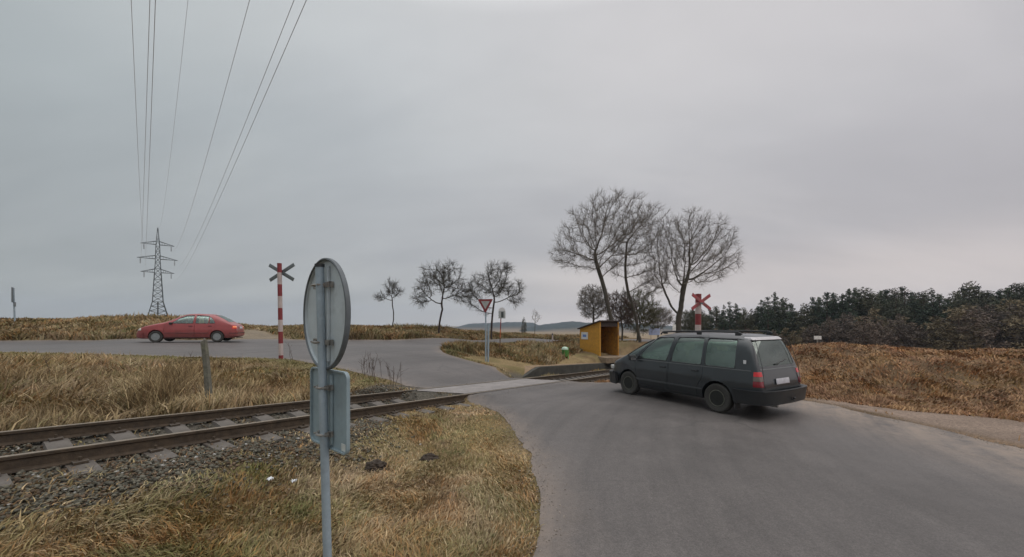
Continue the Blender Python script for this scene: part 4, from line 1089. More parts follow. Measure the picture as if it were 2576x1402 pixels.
def van():
    hd = Vector((-1.28, 2.2, 0)).normalized(); lf = Vector((-hd.y, hd.x, 0)); mid = Vector((4.05, 9.99, 0)); c = mid - lf * .81
    z = max(T1(*(c + hd * a + lf * b).xy) for a, b in ((1.29, .8), (-1.29, .8), (1.29, -.8), (-1.29, -.8)))
    g = [T1(*(c + hd * a).xy) for a in (1.29, -1.29)]
    r = tag(empty('people_carrier', (c.x, c.y, (g[0] + g[1]) / 2 + .010), math.atan2(hd.y, hd.x)), 'dark grey people carrier van driving over the junction, seen from behind left', 'van')
    r.rotation_euler[1] = -math.atan2(g[0] - g[1], 2.58); r.scale = (1.02, 1.03, 1.045)
    paint = carpaint('dark grey car paint', (.020, .025, .029), (.007, .008, .009), .30, .55)
    mats = dict(paint=paint, glass=glassmat('green tinted glass', (.52, .62, .55), .20), plastic=M_plastic, handle=M_plastic, rim=mat('dark dusty wheel', (.014, .015, .013), .6, .2, .2, 12), rimb=mat('dusty wheel boss', (.11, .11, .09), .6, .2, .2, 12))
    b, dob = make_car(VAN, r, mats)
    # roof rails
    for s in (1, -1):
        m = MB(); pts = [(-1.70, s * .62, 1.70)] + [(-1.62 + 1.95 * k / 14, s * .63, 1.745 - .03 * max(0, (k - 9) / 5) ** 2) for k in range(15)] + [(.40, s * .62, 1.66)]
        m.tube(pts, .018, 8)
        for x in (-1.62, -.7, .25): m.box((x, s * .63, 1.705), (.12, .035, .07), bevel=.01)
        m.build('roof_rail', M_plastic, r)
    # bumpers
    def sweep(name, pts, prof, m_, mi=None):
        mb = MB(); rings = []
        for i, p in enumerate(pts):
            a = Vector(pts[max(i - 1, 0)]); q = Vector(pts[min(i + 1, len(pts) - 1)]); d = (q - a).normalized(); n_ = Vector((d.y, -d.x, 0))
            rings.append([mb.bm.verts.new(Vector(p) + n_ * o + Vector((0, 0, h))) for o, h in prof])
        for a, q in zip(rings, rings[1:]):
            for k in range(len(prof)): f = mb.bm.faces.new((a[k], a[(k + 1) % len(prof)], q[(k + 1) % len(prof)], q[k]))
        mb.bm.faces.new(rings[0]); mb.bm.faces.new(rings[-1]); return mb.build(name, m_, r, 40)
    bm_ = mat('dark bumper plastic', (.016, .018, .020), .45, 0, .15, 6, dirt=(.028, .027, .026, .6))
    rear = [(-1.70, .885, .0), (-1.95, .90, .0), (-2.10, .88, 0), (-2.21, .80, 0), (-2.27, .62, 0), (-2.30, .3, 0), (-2.31, 0, 0)]; rear = rear + [(x, -y, z) for x, y, z in rear[-2::-1]]
    prof = [(-.06, .31), (-.015, .31), (.005, .36), (.006, .425), (-.006, .432), (-.006, .445), (.022, .452), (.026, .54), (.018, .565), (-.02, .585), (-.10, .59)]
    sweep('rear_bumper', rear, [(-a * 1, h) for a, h in prof], bm_)
    front = [(1.70, .87, 0), (1.95, .80, 0), (2.10, .70, 0), (2.20, .56, 0), (2.26, .35, 0), (2.28, 0, 0)]; front = front + [(x, -y, z) for x, y, z in front[-2::-1]]
    sweep('front_bumper', front, [(a, h) for a, h in [(-.06, .24), (.0, .25), (.02, .34), (.02, .48), (-.0, .54), (-.08, .56)]], bm_)
    # lights on the rear corners: the lenses wrap round the corner
    redl = mat('red lamp lens', (.42, .012, .02), .22, 0, .1, 10, coat=.5, emit=((1, .05, .04), .10)); dkred = mat('dark red lens', (.20, .01, .02), .25, 0, .1, 10, coat=.5)
    clr = mat('grey lamp lens', (.16, .12, .10), .25, 0, .1, 10, coat=.5)
    for s in (1, -1):
        e = empty('tail_light'); e.parent = r
        for nm, z0, z1, m_ in (('brake_lens', .865, .955, redl), ('reversing_lens', .775, .86, clr), ('lower_lens', .655, .77, dkred)):
            on_end(VAN, nm, [(s * .70, z0), (s * .95, z0), (s * .95, z1), (s * .70, z1)], -2.4, -2.055, m_, e, .008, .02)
        m = MB(); m.box((2.02, s * .60, .68), (.16, .30, .12), Matrix.Rotation(R(-s * 22), 3, 'Z'), bevel=.03); m.build('headlight', mat('headlamp lens', (.5, .5, .48), .15, 0, .05, 9, coat=.6), r)
    m = MB(); m.box((-2.205, 0, .74), (.012, .52, .115), Matrix.Rotation(R(8), 3, 'Y'), bevel=.003); m.build('number_plate', mat('blurred pale plate', (.50, .49, .52), .6), r)
    on_end(VAN, 'tailgate_trim', [(-.72, .985), (.72, .985), (.72, 1.005), (-.72, 1.005)], -2.4, -1.9, mat('grey trim', (.12, .13, .13), .35), r, .008, .02)
    on_end(VAN, 'spoiler_edge', rnd([(-.60, 1.585), (.60, 1.585), (.56, 1.645), (-.56, 1.645)], .02), -2.4, -1.72, mat('pale spoiler lip', (.50, .48, .49), .35, 0, .1, 6), r, .016, .02)  # lip given its own pale colour, lighter than the body
    # tailgate seam
    for s in (1, -1):
        m = MB(); m.tube([(-2.215 + .0, s * .715, .62)] + [(-2.20 + (z - .75) * .11 + (0 if z < 1.05 else (z - 1.05) * .19), s * (.725 - .09 * max(0, z - 1.0)), z) for z in np.linspace(.75, 1.6, 8)], .005, 5); m.build('tailgate_seam', M_plastic, b)
    # rub strip and sill
    for s in (1, -1):
        on_surf(VAN, 'side_strip', [(.96, .455), (-.94, .455), (-.94, .485), (1.0, .50), (1.0, .485)], mat('side strip', (.055, .06, .062), .4), r, .012, .02, s)
        on_surf(VAN, 'belt_highlight', [(1.05, .972), (-2.0, .960), (-2.0, .978), (1.05, .990)], mat('belt highlight', (.10, .105, .105), .35), r, .008, .02, s)  # lighter strip paints the lit, reflecting ledge along the belt line
        on_surf(VAN, 'sill', [(.92, .20), (-.90, .20), (-.90, .325), (.92, .325)], bm_, r, .010, .03, s)
    # wing mirrors
    for s in (1, -1):
        m = MB(); m.box((1.02, s * 1.01, 1.03), (.11, .20, .15), Matrix.Rotation(R(-12 * s), 3, 'Z'), bevel=.035); m.tube([(1.02, s * .84, .99), (1.02, s * .95, 1.01)], .03, 8); mm = m.build('wing_mirror', M_plastic, r, 40)
        m = MB(); m.box((.958, s * 1.01 + .012 * s, 1.03), (.006, .16, .115), Matrix.Rotation(R(-12 * s), 3, 'Z')); m.build('mirror_glass', mat('mirror', (.5, .5, .5), .08, 1), mm, 0)
    # details of the near side
    y = surf_y(VAN, -1.80, 1.13); m = MB(); m.box((-1.86, y - .004, 1.14), (.055, .012, .075)); m.build('fuel_sticker', M_signw, r, 0)
    m = MB(); m.box((-.885, .84, .36), (.05, .02, .13), Matrix.Rotation(R(8), 3, 'Y')); m.build('torn_sticker', M_signw, r, 0)
    m = MB(); m.tube([(-1.9, .38, .27), (-2.30, .40, .265)], .028, 12); m.tube([(-2.29, .40, .265), (-2.302, .401, .265)], .022, 12); m.build('exhaust_pipe', mat('dull exhaust', (.35, .34, .33), .4, .8), r)
    for s in (1, -1):
        m = MB(); m.box((-1.69, s * .775, .28), (.015, .19, .26), bevel=.004); m.build('mud_flap', M_plastic, r, 0)
    m = MB(); m.tube([(-2.10, .05, 1.08), (-2.065, -.42, 1.16)], .009, 6); m.lathe([(.03, 0), (.03, .02)], Matrix.Translation((-2.11, .05, 1.07)), 10); m.build('rear_wiper', M_plastic, r)
    m = MB(); m.tube([(-2.25, 0, .38), (-2.42, 0, .38)], .018, 8); m.lathe([(.001, 0), (.022, .012), (.025, .03), (.012, .05), (.001, .052)], Matrix.Translation((-2.42, 0, .39)), 12); m.build('tow_bar', M_plastic, r)
    for s in (1, -1):
        m = MB(); m.tube([(2.13, s * .5, .78), (2.05, s * .62, .86)], .006, 5); m.build('bonnet_seam', M_plastic, b)
van()
RED = dict(
    H=[(-2.20, .55), (-2.185, .74), (-2.15, .90), (-2.08, .955), (-1.90, 1.02), (-1.60, 1.25), (-1.28, 1.43), (-.95, 1.49), (-.3, 1.51), (.10, 1.475), (.45, 1.33), (.95, 1.05), (1.3, .975), (1.8, .84), (2.03, .74), (2.14, .62), (2.19, .50), (2.21, .40)],
    W=[(-2.20, .64), (-2.15, .76), (-2.0, .82), (-1.5, .85), (0, .855), (1.2, .85), (1.7, .80), (2.0, .70), (2.13, .58), (2.21, .42)],
    B=[(-2.2, .92), (0, .95), (1.0, .94), (2.2, .8)], ZB=[(-2.2, .30), (-1.9, .22), (1.9, .19), (2.21, .22)],
    tumble=.22, n=4.2, inner=(.98, .95, .94), floor=.72, axles=(1.30, -1.34), arch=.335, wr=.295, rim=.18, dish=.015, holes=0, track=.745, crease=.66,
    doors=[[(.92, .27), (.96, .60), (.93, .93), (.42, 1.27), (.06, 1.43), (-.33, 1.445), (-.31, .27)], [(-.34, .27), (-.36, 1.445), (-.98, 1.42), (-1.28, 1.18), (-1.22, .80), (-.98, .62), (-.93, .27)]],
    windows=[([(.66, .98), (-.27, .99), (-.29, 1.41), (.04, 1.395), (.32, 1.26)], 0), ([(-.38, .99), (-.94, .995), (-.95, 1.385), (-.38, 1.415)], 1), ([(-.985, .995), (-1.24, 1.005), (-1.15, 1.20), (-.985, 1.345)], 1)],
    wfront=([(-.66, 1.06), (.66, 1.06), (.50, 1.43), (-.50, 1.43)], (0, 1.6)), wrear=([(-.60, 1.08), (.60, 1.08), (.50, 1.43), (-.50, 1.43)], (-2.1, -.9)),
    handles=[(-.17, .85), (-1.02, .86)], seats=[(.25, .36, .5), (.25, -.36, .5), (-.75, .0, 1.25)], hr=1.20, dash=.72, dashz=.90)
def redcar():
    c = Vector((-16.55, 20.2, 0)); hd = R(180 + 21); hv = Vector((math.cos(hd), math.sin(hd), 0)); lv = Vector((-hv.y, hv.x, 0))
    g = [T1(*(c + hv * a + lv * b_).xy) for a, b_ in ((1.3, .74), (-1.34, .74), (1.3, -.74), (-1.34, -.74))]
    r = tag(empty('passenger_car', (c.x, c.y, max((g[0] + g[1]) / 2, (g[2] + g[3]) / 2) + .01), hd), 'faded red hatchback car driving left along the far road', 'car')
    r.rotation_euler[1] = -math.atan2(g[0] + g[2] - g[1] - g[3], 5.3)
    paint = carpaint('faded red car paint', (.31, .055, .055), (.12, .06, .05), .38, .4)
    mats = dict(paint=paint, glass=glassmat('clear car glass', (.88, .95, .93), .14), plastic=M_plastic, handle=mat('dark red handle', (.12, .02, .025), .4), rim=mat('silver hubcap', (.26, .28, .28), .45, .4, .12, 12))
    b, dob = make_car(RED, r, mats)
    for s in (1, -1):
        on_end(RED, 'tail_light', [(s * .60, .72), (s * .9, .72), (s * .9, .875), (s * .60, .885)], -2.4, -2.02, mat('lit tail lamp', (.5, .03, .02), .25, 0, .1, 9, emit=((1, .12, .04), .15)), r, .008, .02)
        r.scale = (.945, .96, .965)
        on_end(RED, 'indicator', [(s * .60, .80), (s * .9, .80), (s * .9, .84), (s * .60, .84)], -2.4, -2.05, mat('glowing lamp centre', (.8, .3, .1), .3, emit=((1, .5, .25), .5)), r, .014, .02)
        on_end(RED, 'headlight', [(s * .40, .60), (s * .80, .62), (s * .80, .735), (s * .40, .71)], 1.93, 2.4, mat('pale headlamp', (.75, .70, .62), .2, 0, .06, 9, coat=.5), r, .008, .02)
        on_surf(RED, 'side_strip', [(.93, .47), (-.97, .47), (-.97, .505), (.93, .505)], mat('grey red strip', (.13, .05, .05), .5), r, .012, .02, s)
        m = MB(); m.box((.66, s * .90, .98), (.10, .17, .12), bevel=.03); m.tube([(.66, s * .78, .95), (.66, s * .86, .96)], .025, 8); m.build('wing_mirror', M_plastic, r, 40)
        on_surf(RED, 'sill', [(.93, .17), (-.97, .17), (-.97, .265), (.93, .265)], mat('dark sill', (.07, .03, .03), .6), r, .008, .03, s)
    on_end(RED, 'rear_bumper', [(-.95, .34), (.95, .34), (.95, .55), (-.95, .55)], -2.5, -1.9, paint, r, .035, .03)
    on_end(RED, 'bumper_strip', [(-.95, .47), (.95, .47), (.95, .50), (-.95, .50)], -2.5, -1.9, M_plastic, r, .042, .0)
    on_end(RED, 'front_bumper', [(-.95, .26), (.95, .26), (.95, .50), (-.95, .50)], 1.85, 2.5, paint, r, .03, .03)
    m = MB(); m.box((-2.23, 0, .78), (.012, .5, .11)); m.build('number_plate', M_signw, r, 0)
    m = MB(); m.tube([(-1.9, -.4, .22), (-2.24, -.4, .22)], .025, 10); m.build('exhaust_pipe', M_clamp, r)
redcar()
# ------------------------------------------------------------------ bare trees
def colonise(trunk, attr, step=.3, infl=3.0, kill=.45, iters=90, trop=(0, 0, .08), rs=None, maxn=9000):
    P = [np.array(p, float) for p in trunk]; par = [-1] + list(range(len(trunk) - 1))
    A_ = np.array(attr, float); near = np.full(len(A_), -1); nd = np.full(len(A_), 1e9); trop = np.array(trop)
    def upd(i0):
        nonlocal near, nd
        B = np.array(P[i0:])
        for s in range(0, len(B), 200):
            d = np.linalg.norm(A_[:, None] - B[None, s:s + 200], axis=2); j = d.argmin(1); m = d[np.arange(len(A_)), j]; u = m < nd; nd[u] = m[u]; near[u] = j[u] + i0 + s
    upd(0); kc = {}
    for it in range(iters):
        if not len(A_) or len(P) > maxn: break
        a = nd < (infl if it > 6 else infl * 3)
        if not a.any(): break
        n0 = len(P); ids = np.unique(near[a])
        drop = []
        for i in ids:
            if kc.get(i, 0) >= 3: drop.append(i); continue
            kc[i] = kc.get(i, 0) + 1
            v = A_[a & (near == i)] - P[i]; v = (v / np.linalg.norm(v, axis=1)[:, None]).mean(0)
            v = v / (np.linalg.norm(v) + 1e-6) + trop + rs.normal(0, .09, 3); v /= np.linalg.norm(v)
            P.append(P[i] + v * step); par.append(i)
        upd(n0); k = (nd > kill) & ~np.isin(near, drop); A_ = A_[k]; nd = nd[k]; near = near[k]
    return np.array(P), np.array(par)
def frusta(a, b, ra, rb, sides):
    d = b - a; L = np.linalg.norm(d, axis=1, keepdims=True) + 1e-9; d = d / L
    h = np.where(np.abs(d[:, 2:3]) > .9, np.array([[1., 0, 0]]), np.array([[0, 0, 1.]])); u = np.cross(d, h); u /= np.linalg.norm(u, axis=1, keepdims=True); w = np.cross(d, u)
    n = len(a); V = np.zeros((n, 2 * sides, 3))
    for k in range(sides):
        an = 2 * PI * k / sides; o = u * math.cos(an) + w * math.sin(an)
        V[:, k] = a + o * ra[:, None]; V[:, sides + k] = b + o * rb[:, None]
    F = np.array([(k, (k + 1) % sides, sides + (k + 1) % sides, sides + k) for k in range(sides)])
    return V.reshape(-1, 3), (F[None] + np.arange(n)[:, None, None] * 2 * sides).reshape(-1, 4)
def bare_tree(name, base, trunk, attr, label, cat='tree', group=None, r0=.011, exp=2.2, thick=.05, twig=.5, ntw=2, droop=0., step=.3, infl=3., kill=.45, trop=(0, 0, .08), seed=1, mt=None, mc=None, maxr=None, tw=(.006, .0025), link=True, maxn=9000):
    rs = np.random.default_rng(seed)
    P, par = colonise(trunk, attr, step, infl, kill, 110, trop, rs, maxn)
    n = len(P); kids = np.zeros(n, int); rad = np.zeros(n)
    for i in range(n - 1, 0, -1):
        if rad[i] == 0: rad[i] = r0 ** exp
        rad[par[i]] += rad[i]; kids[par[i]] += 1
    rad = rad ** (1 / exp)
    if maxr: rad = rad * min(1, maxr / rad[0]) if rad[0] > maxr else rad
    i = np.arange(1, n); a = P[par[i]]; b = P[i]; ra = np.minimum(rad[par[i]], rad[i] * 1.35); rb = rad[i]
    rt = empty(name, base) if link else None
    tk = rad[i] > thick
    o1 = o2 = None
    V, F = frusta(a[tk], b[tk], ra[tk], rb[tk], 8)
    o1 = fastmesh('trunk', V, F, mt or M_bark, None, rt, True)
    V1, F1 = frusta(a[~tk], b[~tk], ra[~tk], rb[~tk], 4)
    # twigs on thin branches
    th = np.nonzero(rad < thick * .7)[0]; th = np.repeat(th, ntw); m = len(th)
    d = P[th] - P[np.maximum(par[th], 0)]; d /= np.linalg.norm(d, axis=1, keepdims=True) + 1e-9
    cc_ = np.array(attr).mean(0); cc_ = cc_ * .6 + P[0] * .4; rd = P[th] - cc_; rd /= np.linalg.norm(rd, axis=1, keepdims=True) + 1e-9
    v = d * .9 + rd * .45 + rs.normal(0, .72, (m, 3)); v[:, 2] += .22 - droop; v /= np.linalg.norm(v, axis=1, keepdims=True)
    L = twig * rs.uniform(.45, 1.2, m)[:, None]
    s0 = P[th]; s1 = s0 + v * L * .55; v2 = v + rs.normal(0, .25, (m, 3)); v2[:, 2] -= droop * .6; v2 /= np.linalg.norm(v2, axis=1, keepdims=True); s2 = s1 + v2 * L * .5
    r1 = np.full(m, tw[0]); r2 = np.full(m, (tw[0] + tw[1]) / 2); r3 = np.full(m, tw[1])
    Va, Fa = frusta(s0, s1, r1, r2, 3); Vb, Fb = frusta(s1, s2, r2, r3, 3)
    v3 = v + rs.normal(0, .5, (m, 3)); v3 /= np.linalg.norm(v3, axis=1, keepdims=True); Vc, Fc = frusta(s1, s1 + v3 * L * .4, r2, r3, 3)
    Fs = []; off = 0; Vs = []
    for VV, FF in ((V1, F1), (Va, Fa), (Vb, Fb), (Vc, Fc)): Vs.append(VV); Fs.append(FF + off); off += len(VV)
    o2 = fastmesh('crown', np.concatenate(Vs), np.concatenate(Fs), mc or M_twig, None, rt)
    if rt: tag(rt, label, cat, group)
    return rt, o1, o2
def ell(n, c, r, rs, shell=.0, squash=None):
    v = rs.normal(0, 1, (n, 3)); v /= np.linalg.norm(v, axis=1, keepdims=True); q = rs.uniform(shell ** 3, 1, n) ** (1 / 3)
    return np.array(c) + v * q[:, None] * np.array(r)
def blob(n, c, r, rs, k=11, s=.40):
    out = []
    for _ in range(k):
        v = rs.normal(0, 1, 3); v /= np.linalg.norm(v); v = v * rs.uniform(.45, .72) * np.array(r)
        q = rs.uniform(.75, 1.25) * s; out.append(ell(int(n / k * rs.uniform(.7, 1.3)), np.array(c) + v, np.array(r) * q, rs))
    return np.concatenate(out)
def pxl(base, Y, u, v, dy=0):
    x, y, z = PX(u, v, Y); return (x - base[0], dy, z - base[2])
def gbase(u, Y):
    x = (u - CX) / FPX * Y; return (x, Y, T1(x, Y) - .1)
rs = np.random.default_rng(5)
# tall tree behind the shelter
Y = 34; b = gbase(1542, Y); p = lambda u, v, dy=0: pxl(b, Y, u, v, dy)
att = np.concatenate([ell(380, p(1500, 600), (3.6, 3.2, 3.3), rs), blob(380, p(1500, 595), (3.9, 3.4, 3.5), rs, 14), ell(420, p(1545, 556), (3.3, 3, 2.5), rs), ell(170, p(1422, 640), (1.3, 1.6, 1.6), rs), ell(120, p(1590, 600), (1.8, 2, 2.4), rs)])
bare_tree('tall_tree', b, [(0, 0, -.3), (0, 0, .5), p(1540, 830), p(1537, 800), p(1528, 765), p(1522, 730, .1), p(1514, 700, .2), p(1505, 675, .1), p(1499, 655), p(1497, 640)], att, 'tall bare tree leaning left behind the yellow shelter', group='tall bare trees', thick=.06, twig=.72, ntw=9, seed=11, step=.34, kill=.55, trop=(0, 0, .22), maxr=.42, tw=(.0068, .003), r0=.0105, exp=1.83)
# its slimmer neighbour
Y = 36; b = gbase(1610, Y); p = lambda u, v, dy=0: pxl(b, Y, u, v, dy)
att = np.concatenate([blob(430, p(1600, 602), (2.4, 2.4, 3.4), rs), ell(180, p(1560, 650), (1.3, 1.6, 2.2), rs), ell(200, p(1635, 700), (1.6, 1.8, 2.2), rs), ell(120, p(1625, 556), (1.6, 1.8, 1.5), rs)])
bare_tree('tall_tree', b, [(0, 0, -.3), (0, 0, .4), p(1607, 845), p(1600, 800), p(1590, 765), p(1580, 735), p(1574, 700), p(1573, 670), p(1575, 640), p(1577, 610)], att, 'slim bare tree in the middle of the three tall trees', group='tall bare trees', thick=.055, twig=.7, ntw=9, seed=12, step=.34, kill=.55, trop=(0, 0, .2), maxr=.40, tw=(.0068, .003), r0=.0105, exp=1.8)
# wide tree on the right
Y = 37; b = gbase(1705, Y); p = lambda u, v, dy=0: pxl(b, Y, u, v, dy)
att = np.concatenate([ell(480, p(1745, 628), (4.1, 3.6, 3.8), rs), blob(460, p(1748, 625), (4.3, 3.7, 3.9), rs, 16), ell(420, p(1690, 640), (2.8, 3.2, 4.0), rs), ell(180, p(1800, 650), (2.2, 2.4, 2.4), rs), ell(120, p(1650, 700), (1.4, 1.8, 1.6), rs), ell(20, p(1683, 760), (.3, .4, 1.2), rs), ell(16, p(1720, 745), (.4, .5, .8), rs)])
bare_tree('tall_tree', b, [(0, 0, -.3), (0, 0, .5), p(1706, 830), p(1707, 805), p(1709, 790)], att, 'broad bare tree with a thick forked trunk, rightmost of the tall trees', group='tall bare trees', thick=.06, twig=.72, ntw=9, seed=13, step=.34, kill=.55, infl=6.0, trop=(0, 0, .16), maxr=.60, tw=(.0068, .003), r0=.011, exp=1.68)
# three fruit trees on the left bank
Y = 31; b = gbase(986, Y); b = (b[0], b[1], PX(986, 826, Y)[2]); p = lambda u, v, dy=0: pxl(b, Y, u, v, dy)
att = np.concatenate([ell(90, p(985, 730), (.55, .6, .9), rs), ell(45, p(960, 748), (.55, .5, .35), rs), ell(30, p(1003, 738), (.4, .4, .25), rs)])
bare_tree('fruit_tree', b, [(0, 0, -.4), (0, 0, 0), p(990, 805), p(990, 785), p(987, 768), p(987, 755)], att, 'smallest thin fruit tree, furthest left on the grassy bank', group='fruit trees on the bank', thick=.03, twig=.40, ntw=7, seed=21, step=.16, kill=.2, infl=1.8, trop=(0, 0, .05), maxr=.11, mt=M_barkA, mc=M_twigA, droop=.05, tw=(.007, .004), r0=.009)
Y = 31; b = gbase(1104, Y); b = (b[0], b[1], PX(1104, 833, Y)[2]); p = lambda u, v, dy=0: pxl(b, Y, u, v, dy)
att = np.concatenate([blob(420, p(1105, 710), (2.1, 1.9, 1.25), rs), ell(80, p(1065, 740), (.9, 1.1, .9), rs), ell(70, p(1160, 725), (.9, 1.1, .7), rs), ell(60, p(1120, 680), (1.3, 1.2, .7), rs), ell(50, p(1060, 752), (.7, .9, .7), rs), ell(45, p(1158, 748), (.8, .9, .5), rs)])
bare_tree('fruit_tree', b, [(0, 0, -.4), (0, 0, 0), p(1106, 810), p(1110, 790), p(1113, 778)], att, 'spreading bare fruit tree left of the give way sign', group='fruit trees on the bank', thick=.05, twig=.55, ntw=8, seed=22, step=.22, kill=.36, infl=2.2, trop=(0, 0, .02), maxr=.21, mt=M_barkA, mc=M_twigA, droop=.25, tw=(.0085, .004), r0=.010)
Y = 32; b = gbase(1236, Y); b = (b[0], b[1], PX(1236, 842, Y)[2]); p = lambda u, v, dy=0: pxl(b, Y, u, v, dy)
att = np.concatenate([blob(440, p(1242, 712), (2.0, 1.9, 1.35), rs), ell(80, p(1195, 735), (.9, 1.1, 1.1), rs), ell(80, p(1295, 735), (.8, 1.0, 1.1), rs), ell(60, p(1255, 680), (1.3, 1.2, .7), rs), ell(45, p(1190, 762), (.6, .8, .6), rs), ell(45, p(1298, 758), (.6, .8, .6), rs), ell(40, p(1205, 712), (1.0, .9, .7), rs)])
bare_tree('fruit_tree', b, [(0, 0, -.4), (0, 0, 0), p(1237, 815), p(1239, 790), p(1241, 775), p(1243, 760)], att, 'spreading bare fruit tree behind the give way sign', group='fruit trees on the bank', thick=.05, twig=.55, ntw=8, seed=23, step=.22, kill=.36, infl=2.2, trop=(0, 0, .02), maxr=.20, mt=M_barkA, mc=M_twigA, droop=.25, tw=(.0085, .004), r0=.010)
# thin sapling in the field and the small round tree by the hill
Y = 58; b = gbase(1345, Y); b = (b[0], b[1], PX(1345, 845, Y)[2]); p = lambda u, v, dy=0: pxl(b, Y, u, v, dy)
bare_tree('sapling', b, [(0, 0, -.4), (0, 0, 0), p(1346, 822), p(1346, 812)], ell(70, p(1348, 797), (.8, .7, 1.0), rs), 'thin bare sapling standing alone in the field before the hills', thick=.03, twig=.4, ntw=2, seed=31, step=.2, kill=.25, infl=3, tw=(.010, .006), maxr=.08, r0=.011)
# rounded small trees around the shelter and tall trees
small = [(1492, 52, 830, (1493, 760), (2.2, 2.0, 2.3), 'small round bare tree just left of the shelter roof', 520),
         (1565, 44, 845, (1562, 780), (1.7, 1.6, 2.1), 'brownish bushy tree between the two left tall trunks', 420),
         (1604, 48, 850, (1610, 785), (2.5, 2.2, 2.8), 'greenish bushy tree behind the middle tall trunk', 560),
         (1655, 58, 850, (1655, 800), (2.3, 2, 1.6), 'low bushy tree left of the thick forked trunk', 420),
         (1742, 66, 852, (1740, 808), (3.0, 2.4, 1.8), 'low bushy tree right of the thick forked trunk', 420)]
for k, (u, Y, vb, (cu, cv), rad_, lb, na) in enumerate(small):
    b = gbase(u, Y); b = (b[0], b[1], min(b[2], PX(u, vb, Y)[2])); p = lambda u, v, dy=0: pxl(b, Y, u, v, dy)
    mc = [M_twig, mat('brown twigs', (.085, .055, .042), .9), mat('mossy twigs', (.085, .080, .035), .9), M_twig, mat('olive twigs', (.07, .07, .04), .9)][k]
    v0 = cv + rad_[2] * .55 * FPX / Y
    bare_tree('bushy_tree', b, [(0, 0, -.5), (0, 0, .2), p(u + 1, (vb + v0) / 2), p(cu, v0)], np.concatenate([ell(na, p(cu, cv), rad_, rs), blob(na // 2, p(cu, cv), rad_, rs, 8, .5)]), lb, group='bushy trees behind the shelter', thick=.05, twig=.5, ntw=7, seed=40 + k, step=.25, kill=.3, infl=2.6, maxr=.2, mc=mc, tw=(.013, .008), r0=.012)
# ------------------------------------------------------------------ leafy / needle crowns from many small faces
def clumps(cen, rad, per, size, col, rs, flat=1.0, colvar=.42):
    n = len(cen); m = n * per
    c = np.repeat(cen, per, 0); r = np.repeat(rad, per, 0)
    v = rs.normal(0, 1, (m, 3)); v /= np.linalg.norm(v, axis=1, keepdims=True); p = c + v * r * rs.uniform(.35, 1, (m, 1)) ** .5
    a = rs.normal(0, 1, (m, 3)); a[:, 2] *= flat; a /= np.linalg.norm(a, axis=1, keepdims=True); h = rs.normal(0, 1, (m, 3)); w = np.cross(a, h); w /= np.linalg.norm(w, axis=1, keepdims=True)
    s = size * rs.uniform(.5, 1.3, (m, 1))
    V = np.stack([p - a * s, p + w * s * .33, p + a * s, p - w * s * .33], 1).reshape(-1, 3)
    F = np.arange(m * 4).reshape(-1, 4)
    cc = np.repeat(np.repeat(col * rs.uniform(1 - colvar, 1 + colvar, (n, 1)), per, 0) * rs.uniform(.7, 1.3, (m, 1)), 4, 0)
    return V, F, cc
M_needle = tintmat('pine needles', .85, .15, 1, 2, .2)
M_pinebark = mat('pine bark', (.085, .055, .04), .9, 0, .3, 6)
def pine_proto(h, w, seed, col, crown0=.35, shape='pine', per=48, FS=.21):
    rs = np.random.default_rng(seed); cen = []; rad = []
    z = h * crown0
    while z < h:
        f = (z - h * crown0) / (h * (1 - crown0))
        rr_ = w * (math.sin(PI * min(1, (f * .80 + .22))) ** .8 if shape == 'pine' else (1 - f) ** .75 * 1.2 + .03)
        k = max(1, int(rr_ * 3.4))
        for j in range(k):
            a = rs.uniform(0, 2 * PI); q = rr_ * rs.uniform(.45, 1.08)
            cen.append((q * math.cos(a), q * math.sin(a), z + rs.uniform(-.4, .4))); rad.append((.62, .62, .40))
        z += .5
    cen.append((0, 0, h)); rad.append((.3, .3, .5))
    V, F, cc = clumps(np.array(cen), np.array(rad) * w / 2.2, per, FS, np.array(col), rs, .6)
    o1 = fastmesh('crown', V, F, M_needle, cc)
    a = np.array([[0, 0, -1.], [0, 0, h * .45], [0, 0, h * .75]]); bb = np.array([[.05, 0, h * .45], [0.05, .05, h * .75], [0, 0, h * .99]])
    V2, F2 = frusta(a, bb, np.array([.22, .16, .10]), np.array([.16, .10, .02]), 8)
    # a few limbs
    la = []; lb_ = []
    for c_ in cen[::4]: la.append((0, 0, max(0, c_[2] - .4))); lb_.append(c_)
    V3, F3 = frusta(np.array(la, float), np.array(lb_, float), np.full(len(la), .05), np.full(len(la), .02), 4)
    o2 = fastmesh('trunk', np.concatenate([V2, V3]), np.concatenate([F2, F3 + len(V2)]), M_pinebark)
    return o1, o2
protos = [pine_proto(14, 2.2, 101, (.072, .085, .056), .3, 'spruce'), pine_proto(12.5, 2.9, 102, (.076, .080, .054), .28), pine_proto(15, 2.0, 103, (.062, .080, .056), .30, 'spruce'), pine_proto(13.5, 2.2, 104, (.062, .082, .055), .22, 'spruce'), pine_proto(11, 3.0, 105, (.080, .080, .052), .2)]
bproto = [pine_proto(8.5, 2.7, 111, (.150, .115, .092), .08, 'pine', 44, .20), pine_proto(7, 2.6, 112, (.160, .128, .080), .06, 'pine', 44, .20), pine_proto(9.5, 2.3, 113, (.135, .110, .092), .12, 'pine', 44, .20)]
for a in protos + bproto:
    for o in a: C.objects.unlink(o)
def place(proto, x, y, z, s, rz, name, label, group, sz=None):
    r = empty(name, (x, y, z), rz); r.scale = (s, s, sz or s); tag(r, label, 'tree', group)
    for o in proto:
        c = o.copy(); C.objects.link(c); c.parent = r
